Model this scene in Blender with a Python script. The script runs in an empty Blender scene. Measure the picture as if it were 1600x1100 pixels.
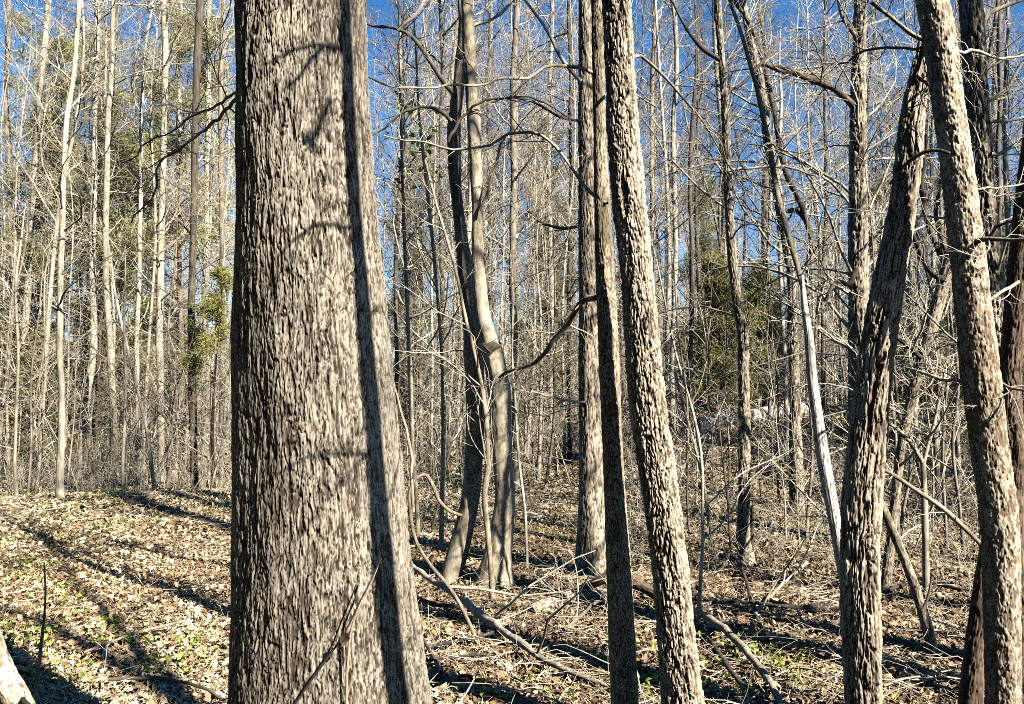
import bpy, math, random
import numpy as np
from mathutils import Vector

SC = bpy.context.scene
COL = SC.collection
R = math.radians

# ------------------------------------------------------------------ camera, sky, sun, exposure
F_PX = 1232.0                       # focal length in pixels of the 1600 px wide photograph
PITCH = math.atan(90.0 / F_PX)
EYE = 1.6
cam_d = bpy.data.cameras.new("camera")
cam = bpy.data.objects.new("camera", cam_d)
COL.objects.link(cam)
cam.location = (0, 0, EYE)
cam.rotation_euler = (math.pi / 2 + PITCH, 0, 0)
cam_d.sensor_width = 36.0
cam_d.lens = 36.0 * F_PX / 1600.0
cam_d.clip_start = 0.05
cam_d.clip_end = 3000
SC.camera = cam

SUN_EL, SUN_AZ = R(38), R(47)       # azimuth: to the right of straight behind the camera
sun_dir = Vector((math.sin(SUN_AZ) * math.cos(SUN_EL), -math.cos(SUN_AZ) * math.cos(SUN_EL), math.sin(SUN_EL)))
sd = bpy.data.lights.new("sun", 'SUN')
sd.energy = 5.0
sd.angle = R(0.42)
sd.color = (1.0, 0.95, 0.85)
sun = bpy.data.objects.new("sun", sd)
COL.objects.link(sun)
sun.rotation_euler = (-sun_dir).to_track_quat('-Z', 'Y').to_euler()
sun.location = sun_dir * 60

world = bpy.data.worlds.new("World")
SC.world = world
world.use_nodes = True
wt = world.node_tree
bg = wt.nodes["Background"]
sky = wt.nodes.new("ShaderNodeTexSky")
sky.sky_type = 'NISHITA'
sky.sun_disc = False
sky.sun_elevation = SUN_EL
sky.sun_rotation = math.atan2(sun_dir.x, sun_dir.y)
sky.altitude = 1200
sky.air_density = 1.0
sky.dust_density = 0.15
sky.ozone_density = 2.4
hs = wt.nodes.new("ShaderNodeHueSaturation")
hs.inputs["Saturation"].default_value = 1.34
wt.links.new(sky.outputs[0], hs.inputs["Color"])
wt.links.new(hs.outputs[0], bg.inputs[0])
bg.inputs[1].default_value = 0.060

SC.view_settings.view_transform = 'Standard'
SC.view_settings.look = 'None'
SC.view_settings.exposure = 1.92
SC.view_settings.gamma = 1.0
SC.render.engine = 'CYCLES'
SC.cycles.max_bounces = 4
SC.cycles.diffuse_bounces = 0
SC.cycles.glossy_bounces = 1
SC.cycles.transmission_bounces = 1
SC.cycles.use_denoising = False
SC.cycles.use_adaptive_sampling = True
SC.cycles.adaptive_threshold = 0.02
SC.cycles.filter_width = 0.9
SC.render.film_transparent = False

rng = np.random.default_rng(11)
random.seed(11)

# ------------------------------------------------------------------ noise
def _h(ix, iy, iz, seed):
    with np.errstate(over='ignore'):
        n = (ix.astype(np.int64).astype(np.uint32) * np.uint32(374761393)
             + iy.astype(np.int64).astype(np.uint32) * np.uint32(668265263)
             + iz.astype(np.int64).astype(np.uint32) * np.uint32(3266489917)
             + np.uint32((seed * 974711 + 12345) & 0xffffffff))
        n = (n ^ (n >> np.uint32(13))) * np.uint32(1274126177)
        n = (n ^ (n >> np.uint32(16))) * np.uint32(2246822519)
        n = n ^ (n >> np.uint32(15))
    return n.astype(np.float64) / 4294967295.0

def vnoise(x, y, z, seed=0):
    x, y, z = np.broadcast_arrays(x, y, z)
    ix, iy, iz = np.floor(x), np.floor(y), np.floor(z)
    fx, fy, fz = x - ix, y - iy, z - iz
    ux, uy, uz = fx * fx * (3 - 2 * fx), fy * fy * (3 - 2 * fy), fz * fz * (3 - 2 * fz)
    out = 0
    for a in (0, 1):
        wx = ux if a else 1 - ux
        for b in (0, 1):
            wy = uy if b else 1 - uy
            for c in (0, 1):
                wz = uz if c else 1 - uz
                out = out + wx * wy * wz * _h(ix + a, iy + b, iz + c, seed)
    return out * 2 - 1

def fbm(x, y, z, seed=0, octv=3):
    s, a, f = 0, 1.0, 1.0
    for k in range(octv):
        s = s + a * vnoise(x * f, y * f, z * f, seed + k * 7)
        a *= 0.5
        f *= 2.03
    return s

def worley(x, y, z, seed=0):
    ix, iy, iz = np.floor(x), np.floor(y), np.floor(z)
    f1 = np.full(x.shape, 9.0)
    f2 = np.full(x.shape, 9.0)
    cid = np.zeros(x.shape)
    for a in (-1, 0, 1):
        for b in (-1, 0, 1):
            for c in (-1, 0, 1):
                jx, jy, jz = ix + a, iy + b, iz + c
                dx = jx + _h(jx, jy, jz, seed + 1) - x
                dy = jy + _h(jx, jy, jz, seed + 2) - y
                dz = jz + _h(jx, jy, jz, seed + 3) - z
                d = np.sqrt(dx * dx + dy * dy + dz * dz)
                near = d < f1
                f2 = np.where(near, f1, np.minimum(f2, d))
                cid = np.where(near, _h(jx, jy, jz, seed + 4), cid)
                f1 = np.where(near, d, f1)
    return f1, f2, cid

def sstep(a, b, x):
    t = np.clip((x - a) / (b - a), 0, 1)
    return t * t * (3 - 2 * t)

# ------------------------------------------------------------------ terrain and pixel helpers (design aids: pixel of the photo -> point of the place)
def H(x, y):
    x = np.asarray(x, float)
    y = np.asarray(y, float)
    side = sstep(-6, 4, x)
    slope = 0.020 + 0.060 * side
    t = np.maximum(y - 9.0, 0)
    rise = slope * np.minimum(t * t / (t + 4.0 + 1e-9), 26)
    mound = 0.24 * np.exp(-((x + 6.5) / 5.0) ** 2 - ((y - 12.4) / 2.2) ** 2)
    dip = -0.22 * np.exp(-((x + 8) / 7.0) ** 2 - ((y - 17.5) / 3.5) ** 2)
    big = 0.10 * vnoise(x * 0.23, y * 0.23, x * 0 + 3.3, 5) + 0.05 * vnoise(x * 0.7, y * 0.7, x * 0 + 1.3, 6)
    small = 0.018 * vnoise(x * 3.1, y * 3.1, x * 0 + 0.3, 8)
    bank = 1.0 * sstep(10.0, 15.5, y) * sstep(0.8, 3.6, x) * (1 - 0.5 * sstep(9, 16, x))
    return rise + bank + mound + dip + big + small

CP, SP = math.cos(PITCH), math.sin(PITCH)

def at(px, py, Y):
    u, v = (px - 800.0) / F_PX, (550.0 - py) / F_PX
    dy = CP - v * SP
    k = Y / dy
    return np.array([u * k, Y, EYE + (SP + v * CP) * k])

def pxof(p):
    x, y, z = p[0], p[1], p[2] - EYE
    zc = y * CP + z * SP
    yc = -y * SP + z * CP
    return 800 + F_PX * x / zc, 550 - F_PX * yc / zc, zc

def gp(px, py):
    """the point of the ground seen at this pixel"""
    Y = 1.5
    last = Y
    while Y < 80:
        p = at(px, py, Y)
        if p[2] <= float(H(p[0], p[1])):
            break
        last = Y
        Y *= 1.01
    a, b = last, Y
    for _ in range(20):
        m = (a + b) / 2
        p = at(px, py, m)
        if p[2] <= float(H(p[0], p[1])):
            b = m
        else:
            a = m
    return at(px, py, b)

# ------------------------------------------------------------------ object helpers
def props(o, label=None, cat=None, group=None, kind=None):
    if label: o["label"] = label
    if cat: o["category"] = cat
    if group: o["group"] = group
    if kind: o["kind"] = kind
    return o

def empty(name, loc=(0, 0, 0)):
    o = bpy.data.objects.new(name, None)
    COL.objects.link(o)
    o.location = loc
    o.empty_display_size = 0.2
    return o

class MB:
    """collects tubes, blades and patches and links them as ONE mesh object"""
    def __init__(self):
        self.v, self.f4, self.f3, self.att, self.n = [], [], [], {}, 0
    def add(self, v, quads=None, tris=None, **att):
        v = np.asarray(v, float).reshape(-1, 3)
        if quads is not None and len(quads): self.f4.append(np.asarray(quads) + self.n)
        if tris is not None and len(tris): self.f3.append(np.asarray(tris) + self.n)
        for k, a in att.items():
            self.att.setdefault(k, []).append((self.n, np.asarray(a, float).reshape(-1)))
        self.v.append(v)
        self.n += len(v)
    def tubes(self, P, Rr, sides=3, **att):
        v, q = tube_batch(P, Rr, sides)
        self.add(v, q, **att)
    def mesh(self, name, mats, smooth=True):
        me = bpy.data.meshes.new(name)
        V = np.concatenate(self.v) if self.v else np.zeros((0, 3))
        q = np.concatenate(self.f4) if self.f4 else np.zeros((0, 4), int)
        t = np.concatenate(self.f3) if self.f3 else np.zeros((0, 3), int)
        me.vertices.add(len(V))
        me.vertices.foreach_set("co", V.astype(np.float32).ravel())
        nl = q.size + t.size
        me.loops.add(nl)
        me.loops.foreach_set("vertex_index", np.concatenate([q.ravel(), t.ravel()]).astype(np.int32))
        npoly = len(q) + len(t)
        me.polygons.add(npoly)
        start = np.concatenate([np.arange(len(q)) * 4, q.size + np.arange(len(t)) * 3]).astype(np.int32)
        me.polygons.foreach_set("loop_start", start)
        if smooth:
            me.polygons.foreach_set("use_smooth", np.ones(npoly, bool))
        for k, parts in self.att.items():
            arr = np.zeros(len(V), np.float32)
            for n0, a in parts:
                arr[n0:n0 + len(a)] = a
            at_ = me.attributes.new(k, 'FLOAT', 'POINT')
            at_.data.foreach_set("value", arr)
        for m in (mats if isinstance(mats, (list, tuple)) else [mats]):
            me.materials.append(m)
        me.update(calc_edges=True)
        return me
    def obj(self, name, mats, parent=None, smooth=True, loc=None):
        """vertices are in world space; with a parent (or loc) they are moved to its origin"""
        o_ = np.zeros(3)
        if parent is not None: o_ = np.array(parent.location)
        if loc is not None: o_ = np.array(loc, float)
        if o_.any():
            self.v = [v - o_ for v in self.v]
        o = bpy.data.objects.new(name, self.mesh(name, mats, smooth))
        COL.objects.link(o)
        if parent is not None:
            o.parent = parent
        elif loc is not None:
            o.location = loc
        return o

def norm(a):
    return a / np.maximum(np.linalg.norm(a, axis=-1, keepdims=True), 1e-9)

def frames(P):
    T = norm(np.gradient(P, axis=-2))
    m = norm(T.mean(axis=-2))
    ref = np.where(np.abs(m[..., 1:2]) > 0.75, np.array([1.0, 0, 0]), np.array([0, 1.0, 0]))
    N1 = norm(np.cross(ref[..., None, :], T))
    N2 = np.cross(T, N1)
    return T, N1, N2

def tube_batch(P, Rr, S):
    P = np.asarray(P, float)
    Rr = np.asarray(Rr, float)
    if P.ndim == 2: P, Rr = P[None], Rr[None]
    B, K, _ = P.shape
    T, N1, N2 = frames(P)
    a = np.arange(S) * 2 * np.pi / S
    ring = N1[:, :, None, :] * np.cos(a)[None, None, :, None] + N2[:, :, None, :] * np.sin(a)[None, None, :, None]
    V = P[:, :, None, :] + ring * Rr[:, :, None, None]
    idx = np.arange(B * K * S).reshape(B, K, S)
    nx = np.roll(idx, -1, axis=2)
    q = np.stack([idx[:, :-1], nx[:, :-1], nx[:, 1:], idx[:, 1:]], -1).reshape(-1, 4)
    return V.reshape(-1, 3), q

def catmull(P, n):
    P = np.asarray(P, float)
    d = np.r_[0, np.cumsum(np.linalg.norm(np.diff(P[:, :3], axis=0), axis=1))]
    s = np.linspace(0, d[-1], n) if np.isscalar(n) else np.asarray(n)
    m = np.gradient(P, d, axis=0)
    k = np.clip(np.searchsorted(d, s, side='right') - 1, 0, len(d) - 2)
    h = (d[k + 1] - d[k])[:, None]
    t = ((s - d[k]) / (d[k + 1] - d[k]))[:, None]
    return ((2 * t ** 3 - 3 * t ** 2 + 1) * P[k] + (t ** 3 - 2 * t ** 2 + t) * h * m[k]
            + (-2 * t ** 3 + 3 * t ** 2) * P[k + 1] + (t ** 3 - t ** 2) * h * m[k + 1])

def plen(P):
    return float(np.linalg.norm(np.diff(P[:, :3], axis=0), axis=1).sum())

def grow(P, Rr, n, t0, t1, L0, L1, ang, K, up, wob, rr, g, rmin=0.002, taper=0.35, flat=0.0, absl=False):
    """n children on each of the B parent paths: returns (B*n, K, 3), (B*n, K)"""
    B, Kp, _ = P.shape
    t = t0 + (t1 - t0) * (np.arange(n)[None, :] + g.uniform(0, 1, (B, n))) / n
    fi = np.clip(t * (Kp - 1), 0, Kp - 1.001)
    i0 = fi.astype(int)
    fr = (fi - i0)[..., None]
    bi = np.arange(B)[:, None]
    pos = P[bi, i0] * (1 - fr) + P[bi, i0 + 1] * fr
    tan = norm(P[bi, i0 + 1] - P[bi, i0])
    pr = Rr[bi, i0] * (1 - fr[..., 0]) + Rr[bi, i0 + 1] * fr[..., 0]
    rnd = g.normal(size=(B, n, 3))
    rnd[..., 2] *= (1 - flat)
    perp = norm(rnd - tan * (rnd * tan).sum(-1, keepdims=True))
    a = g.uniform(ang[0], ang[1], (B, n))[..., None]
    d = norm(tan * np.cos(a) + perp * np.sin(a))
    pl = np.linalg.norm(np.diff(P, axis=1), axis=-1).sum(1)[:, None]
    L = (L0 + (L1 - L0) * (t - t0) / (t1 - t0 + 1e-9)) * g.uniform(0.55, 1.25, (B, n)) * (1.0 if absl else pl)
    pts = [pos]
    p = pos
    drift = g.normal(size=(B, n, 3)) * wob * 0.6
    for k in range(K - 1):
        d = norm(d + drift + wob * g.normal(size=(B, n, 3)) + np.array([0, 0, up]))
        p = p + d * (L[..., None] / (K - 1))
        pts.append(p)
    Q = np.stack(pts, 2).reshape(B * n, K, 3)
    r0 = np.minimum(pr * 0.62, rr * L).reshape(-1)
    r0 = np.maximum(r0, rmin)
    RQ = np.maximum(r0[:, None] * np.linspace(1, taper, K)[None], rmin * 0.7)
    return Q, RQ

# ------------------------------------------------------------------ materials
def new_mat(name, rough=0.9):
    m = bpy.data.materials.new(name)
    m.use_nodes = True
    nt = m.node_tree
    b = nt.nodes["Principled BSDF"]
    b.inputs["Roughness"].default_value = rough
    b.inputs["Specular IOR Level"].default_value = 0.25
    return m, nt, b

def nd(nt, typ, **kw):
    n = nt.nodes.new(typ)
    for k, v in kw.items():
        setattr(n, k, v)
    return n

def ramp(nt, fac, stops, interp='LINEAR'):
    r = nd(nt, "ShaderNodeValToRGB")
    r.color_ramp.interpolation = interp
    el = r.color_ramp.elements
    while len(el) < len(stops): el.new(0.5)
    for e, (p, c) in zip(el, stops):
        e.position = p
        e.color = (*c, 1)
    nt.links.new(fac, r.inputs[0])
    return r.outputs[0]

def mix(nt, fac, a, b, blend='MIX'):
    m = nd(nt, "ShaderNodeMix", data_type='RGBA', blend_type=blend)
    for s, v in ((m.inputs[0], fac), (m.inputs[6], a), (m.inputs[7], b)):
        if hasattr(v, 'node'): nt.links.new(v, s)
        elif isinstance(v, (int, float)): s.default_value = v
        else: s.default_value = (*v, 1)
    return m.outputs[2]

def coords(nt, scale):
    tc = nd(nt, "ShaderNodeTexCoord")
    mp = nd(nt, "ShaderNodeMapping")
    mp.inputs["Scale"].default_value = scale
    nt.links.new(tc.outputs["Object"], mp.inputs[0])
    return mp.outputs[0]

def noise(nt, vec, scale, detail=4, rough=0.6):
    n = nd(nt, "ShaderNodeTexNoise")
    n.inputs["Scale"].default_value = scale
    n.inputs["Detail"].default_value = detail
    n.inputs["Roughness"].default_value = rough
    nt.links.new(vec, n.inputs["Vector"])
    return n.outputs[0]

def bump(nt, b, h, strength, dist):
    n = nd(nt, "ShaderNodeBump")
    n.inputs["Strength"].default_value = strength
    n.inputs["Distance"].default_value = dist
    nt.links.new(h, n.inputs["Height"])
    nt.links.new(n.outputs[0], b.inputs["Normal"])

def vary(nt, col, amt=0.35):
    """each tree a little lighter or darker than the next"""
    oi = nd(nt, "ShaderNodeObjectInfo")
    mr = nd(nt, "ShaderNodeMapRange")
    mr.inputs[3].default_value = 1 - amt
    mr.inputs[4].default_value = 1 + amt * 0.6
    nt.links.new(oi.outputs["Random"], mr.inputs[0])
    mm = nd(nt, "ShaderNodeMix", data_type='RGBA', blend_type='MULTIPLY')
    mm.inputs[0].default_value = 1
    nt.links.new(col, mm.inputs[6])
    nt.links.new(mr.outputs[0], mm.inputs[7])
    return mm.outputs[2]

def mat_hero(name, furrow, dark, mid, light, moss=None, fine=90.0, zs=0.22, bs=0.5, moss_at=0.62, blotch=None):
    """bark whose plates are modelled; the attribute 'tone' gives each plate its own colour"""
    m, nt, b = new_mat(name, 0.92)
    tone = nd(nt, "ShaderNodeAttribute", attribute_name="tone").outputs["Fac"]
    v = coords(nt, (1, 1, zs))
    n1 = noise(nt, v, fine, 5, 0.65)
    ad = nd(nt, "ShaderNodeMath", operation='MULTIPLY_ADD')
    ad.inputs[1].default_value = 0.65
    nt.links.new(n1, ad.inputs[0])
    sub = nd(nt, "ShaderNodeMath", operation='SUBTRACT')
    sub.inputs[1].default_value = 0.33
    nt.links.new(tone, sub.inputs[0])
    nt.links.new(sub.outputs[0], ad.inputs[2])
    col = ramp(nt, ad.outputs[0], [(0.0, furrow), (0.28, dark), (0.6, mid), (0.95, light)])
    v2 = coords(nt, (1, 1, 0.5))
    n2 = noise(nt, v2, 5.5, 5, 0.6)
    shade = ramp(nt, n2, [(0.32, (0.72, 0.70, 0.68)), (0.62, (1.05, 1.03, 1.0))])
    col = mix(nt, 1.0, col, shade, 'MULTIPLY')
    if moss:
        n3 = noise(nt, v2, 3.1, 6, 0.7)
        f = ramp(nt, n3, [(moss_at - 0.04, (0, 0, 0)), (moss_at + 0.06, (1, 1, 1))])
        sc = nd(nt, "ShaderNodeMath", operation='MULTIPLY'); sc.inputs[1].default_value = 0.75
        nt.links.new(f, sc.inputs[0])
        col = mix(nt, sc.outputs[0], col, moss)
    if blotch:
        n4 = noise(nt, coords(nt, (1, 1, 0.6)), 42, 5, 0.7)
        f = ramp(nt, n4, [(0.55, (0, 0, 0)), (0.60, (1, 1, 1))])
        col = mix(nt, f, col, blotch)
    nt.links.new(col, b.inputs["Base Color"])
    bump(nt, b, n1, bs, 0.004)
    return m

def mat_bark(name, dark, mid, light, scale=28.0, zs=0.12, bs=0.6, moss=None, amt=0.3, rough=0.9):
    m, nt, b = new_mat(name, rough)
    v = coords(nt, (1, 1, zs))
    n1 = noise(nt, v, scale, 5, 0.65)
    n2 = noise(nt, coords(nt, (1, 1, 0.35)), 2.3, 4, 0.6)
    col = ramp(nt, n1, [(0.28, dark), (0.5, mid), (0.72, light)])
    col = mix(nt, 1.0, col, ramp(nt, n2, [(0.35, (0.62, 0.6, 0.57)), (0.6, (1.05, 1.04, 1.0))]), 'MULTIPLY')
    if moss:
        f = ramp(nt, noise(nt, coords(nt, (1, 1, 0.5)), 1.7, 5, 0.65), [(0.52, (0, 0, 0)), (0.66, (0.7, 0.7, 0.7))])
        col = mix(nt, f, col, moss)
    col = vary(nt, col, amt)
    nt.links.new(col, b.inputs["Base Color"])
    bump(nt, b, n1, bs, 0.012)
    return m

def mat_twig(name, dark, light, amt=0.25):
    m, nt, b = new_mat(name, 0.85)
    n1 = noise(nt, coords(nt, (1, 1, 1)), 2.2, 5, 0.75)
    col = vary(nt, ramp(nt, n1, [(0.36, dark), (0.62, light)]), amt)
    nt.links.new(col, b.inputs["Base Color"])
    return m

def mat_leaf(name, stops, attr="tint", trans=0.0, rough=0.7):
    m, nt, b = new_mat(name, rough)
    t = nd(nt, "ShaderNodeAttribute", attribute_name=attr).outputs["Fac"]
    col = ramp(nt, t, stops)
    nt.links.new(col, b.inputs["Base Color"])
    if trans:
        tr = nd(nt, "ShaderNodeBsdfTranslucent")
        nt.links.new(col, tr.inputs[0])
        mx = nd(nt, "ShaderNodeMixShader")
        mx.inputs[0].default_value = trans
        nt.links.new(b.outputs[0], mx.inputs[1])
        nt.links.new(tr.outputs[0], mx.inputs[2])
        nt.links.new(mx.outputs[0], nt.nodes["Material Output"].inputs[0])
    return m

M = {}
M['oak'] = mat_hero("oak_bark", (0.018, 0.012, 0.008), (0.055, 0.043, 0.032), (0.215, 0.187, 0.146), (0.39, 0.35, 0.285), fine=150, zs=0.13, bs=0.9)
M['plated'] = mat_hero("plated_bark", (0.018, 0.012, 0.008), (0.11, 0.085, 0.06), (0.35, 0.295, 0.22), (0.52, 0.46, 0.37), fine=120, bs=0.8)
M['mossy'] = mat_hero("mossy_bark", (0.03, 0.022, 0.015), (0.13, 0.10, 0.07), (0.31, 0.26, 0.19), (0.48, 0.42, 0.33), moss=(0.075, 0.06, 0.03), moss_at=0.55)
M['furrow'] = mat_hero("furrowed_bark", (0.016, 0.011, 0.008), (0.10, 0.075, 0.053), (0.31, 0.26, 0.195), (0.46, 0.41, 0.335), fine=70, zs=0.1)
M['flaky'] = mat_hero("flaky_bark", (0.05, 0.032, 0.02), (0.17, 0.125, 0.085), (0.36, 0.305, 0.225), (0.54, 0.48, 0.38), fine=60, zs=0.5, blotch=(0.12, 0.075, 0.045))
M['smooth'] = mat_hero("smooth_bark", (0.04, 0.032, 0.023), (0.15, 0.12, 0.085), (0.33, 0.28, 0.205), (0.50, 0.44, 0.35), moss=(0.17, 0.155, 0.07), fine=40, zs=0.6, bs=0.3, moss_at=0.6)
M['reddish'] = mat_hero("reddish_bark", (0.016, 0.01, 0.007), (0.055, 0.036, 0.024), (0.125, 0.085, 0.058), (0.22, 0.165, 0.12), fine=70, zs=0.14)
M['deadwood'] = mat_hero("dead_wood", (0.03, 0.026, 0.022), (0.16, 0.14, 0.115), (0.40, 0.37, 0.32), (0.60, 0.565, 0.51), fine=80, zs=0.05, blotch=(0.13, 0.11, 0.09))
M['twig_shade'] = mat_twig("twig_shade_black", (0.008, 0.006, 0.005), (0.03, 0.024, 0.019))  # near-black so this twig reads as a shadow line on the oak
M['pale'] = mat_bark("pale_grey_bark", (0.17, 0.14, 0.10), (0.44, 0.385, 0.295), (0.62, 0.56, 0.46), scale=34)
M['grey'] = mat_bark("grey_brown_bark", (0.09, 0.075, 0.055), (0.24, 0.2, 0.15), (0.42, 0.37, 0.29), moss=(0.16, 0.15, 0.07))
M['dark'] = mat_bark("dark_brown_bark", (0.03, 0.022, 0.016), (0.09, 0.07, 0.05), (0.19, 0.155, 0.115))
M['pine'] = mat_bark("pine_bark", (0.08, 0.055, 0.04), (0.2, 0.15, 0.11), (0.36, 0.3, 0.24))
M['twig'] = mat_twig("twig_bark", (0.17, 0.137, 0.092), (0.54, 0.465, 0.34))
M['twig_pale'] = mat_twig("pale_twig_bark", (0.20, 0.163, 0.113), (0.52, 0.45, 0.345))
M['twig_dark'] = mat_twig("dark_twig_bark", (0.035, 0.026, 0.02), (0.14, 0.11, 0.085))
M['vine'] = mat_bark("vine_bark", (0.12, 0.085, 0.055), (0.3, 0.24, 0.17), (0.5, 0.43, 0.33), scale=60)
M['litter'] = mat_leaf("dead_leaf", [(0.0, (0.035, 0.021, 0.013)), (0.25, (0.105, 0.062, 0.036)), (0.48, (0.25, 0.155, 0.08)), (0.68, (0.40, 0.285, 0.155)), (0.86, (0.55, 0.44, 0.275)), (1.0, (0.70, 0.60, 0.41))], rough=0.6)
M['green'] = mat_leaf("green_leaf", [(0.0, (0.10, 0.15, 0.022)), (0.5, (0.20, 0.26, 0.045)), (1.0, (0.36, 0.38, 0.09))], trans=0.25, rough=0.5)
M['pine_needles'] = mat_leaf("pine_needles", [(0.0, (0.11, 0.12, 0.04)), (0.5, (0.25, 0.255, 0.08)), (1.0, (0.40, 0.37, 0.13))], trans=0.3)
M['cedar_needles'] = mat_leaf("cedar_needles", [(0.0, (0.095, 0.10, 0.028)), (0.5, (0.21, 0.205, 0.055)), (1.0, (0.33, 0.31, 0.09))], trans=0.3)
M['holly'] = mat_leaf("holly_leaf", [(0.0, (0.04, 0.07, 0.015)), (0.5, (0.1, 0.15, 0.03)), (1.0, (0.2, 0.25, 0.06))], trans=0.15, rough=0.4)

# ================================================================== THE SETTING
def axis(*segs):
    out = []
    for a, b, s in segs:
        out.append(np.arange(a, b, s))
    return np.concatenate(out)

gy = axis((-12, 2.5, 0.6), (2.5, 14, 0.09), (14, 42, 0.3))
gy = np.r_[gy, np.geomspace(42, 700, 26)]
gx = axis((-14, -7, 0.25), (-7, 7, 0.1), (7, 14.01, 0.25))
gx = np.r_[-np.geomspace(14.3, 500, 26)[::-1], gx, np.geomspace(14.3, 500, 26)]
X, Y_ = np.meshgrid(gx, gy)
Z = H(X, Y_) + 0.02 * vnoise(X * 7, Y_ * 7, X * 0, 31)
ni, nj = X.shape
ii = np.arange(ni * nj).reshape(ni, nj)
gq = np.stack([ii[:-1, :-1], ii[:-1, 1:], ii[1:, 1:], ii[1:, :-1]], -1).reshape(-1, 4)

m, nt, b = new_mat("forest_floor", 0.95)
vor = nd(nt, "ShaderNodeTexVoronoi")
vor.inputs["Scale"].default_value = 17
nt.links.new(coords(nt, (1, 1, 1)), vor.inputs["Vector"])
sep = nd(nt, "ShaderNodeSeparateColor")
nt.links.new(vor.outputs["Color"], sep.inputs[0])
leafc = ramp(nt, sep.outputs[0], [(0.0, (0.05, 0.03, 0.018)), (0.35, (0.14, 0.085, 0.045)), (0.7, (0.30, 0.21, 0.125)), (1.0, (0.48, 0.38, 0.25))])
big = noise(nt, coords(nt, (1, 1, 1)), 1.1, 5, 0.7)
leafc = mix(nt, ramp(nt, big, [(0.4, (0, 0, 0)), (0.62, (0.55, 0.55, 0.55))]), leafc, (0.11, 0.088, 0.045))
nt.links.new(leafc, b.inputs["Base Color"])
bump(nt, b, vor.outputs["Distance"], 0.8, 0.03)
M['floor'] = m

mb = MB()
mb.add(np.stack([X, Y_, Z], -1).reshape(-1, 3), gq)
props(mb.obj("ground", M['floor']), kind='structure')

# ------------------------------------------------------------------ fallen leaves
def leaf_patch(mb, pos, size, g, tilt=0.45, tint=None, lift=0.0):
    N = len(pos)
    u = np.array([0, .3, .3, .34, .68, .68, .72, 1.0])
    v = np.array([0, .27, -.27, 0, .22, -.22, 0, 0.0])
    c = np.array([0, 0, 0, -1, 0, 0, -.8, 0.2])
    yaw = g.uniform(0, 2 * np.pi, N)
    L = size[:, None]
    wv = g.uniform(0.7, 1.25, (N, 1))
    curl = g.normal(0, 0.55, (N, 1))
    fold = g.uniform(-0.05, 0.22, (N, 1))
    lx = (u - .5)[None] * L
    ly = v[None] * L * wv * (1 + 0.15 * g.normal(size=(N, 8)))
    lz = (curl * ((u - .5) ** 2)[None] * 1.6 + fold * c[None] + g.normal(0, 0.05, (N, 8))) * L
    pit, rol = g.normal(0, 1, (N, 1)) * tilt, g.normal(0, 1, (N, 1)) * tilt
    x1 = lx * np.cos(pit) + lz * np.sin(pit)
    z1 = -lx * np.sin(pit) + lz * np.cos(pit)
    y1 = ly * np.cos(rol) - z1 * np.sin(rol)
    z2 = ly * np.sin(rol) + z1 * np.cos(rol)
    cy, sy = np.cos(yaw)[:, None], np.sin(yaw)[:, None]
    Vx = pos[:, 0:1] + x1 * cy - y1 * sy
    Vy = pos[:, 1:2] + x1 * sy + y1 * cy
    Vz = pos[:, 2:3] + z2 - np.minimum(z2.min(1, keepdims=True), 0) * 0.75 + lift
    V = np.stack([Vx, Vy, Vz], -1).reshape(-1, 3)
    o = (np.arange(N) * 8)[:, None]
    t = np.concatenate([o + np.array(f)[None] for f in ((0, 3, 1), (0, 2, 3), (6, 7, 4), (6, 5, 7))])
    q = np.concatenate([o + np.array(f)[None] for f in ((3, 6, 4, 1), (3, 2, 5, 6))])
    if tint is None: tint = np.clip(g.normal(0.56, 0.25, N), 0, 1)
    mb.add(V, q, t, tint=np.repeat(tint, 8))

def scatter(N, y0, y1, g, side=0.74, pw=1.6):
    """points of the ground, thinning out with distance"""
    a = 2 - pw
    if abs(a) < 1e-6:
        y = y0 * (y1 / y0) ** g.uniform(0, 1, N)
    else:
        y = (y0 ** a + (y1 ** a - y0 ** a) * g.uniform(0, 1, N)) ** (1 / a)
    x = y * g.uniform(-side, side, N) + g.normal(0, 0.4, N)
    return x, y

mb = MB()
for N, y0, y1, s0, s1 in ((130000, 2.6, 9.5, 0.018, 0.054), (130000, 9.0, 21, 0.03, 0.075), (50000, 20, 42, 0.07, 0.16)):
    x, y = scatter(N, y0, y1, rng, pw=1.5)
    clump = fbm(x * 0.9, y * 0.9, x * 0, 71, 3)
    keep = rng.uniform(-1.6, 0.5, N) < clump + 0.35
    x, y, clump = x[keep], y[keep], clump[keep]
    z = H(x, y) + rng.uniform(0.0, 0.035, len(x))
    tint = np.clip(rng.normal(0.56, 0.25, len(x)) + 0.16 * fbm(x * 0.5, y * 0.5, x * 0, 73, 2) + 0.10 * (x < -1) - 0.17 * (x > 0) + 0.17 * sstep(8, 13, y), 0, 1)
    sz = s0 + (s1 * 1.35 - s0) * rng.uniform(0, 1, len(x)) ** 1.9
    leaf_patch(mb, np.stack([x, y, z], 1), sz, rng, np.where(rng.uniform(size=(len(x), 1)) < .3, 1.0, .33), tint)
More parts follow.
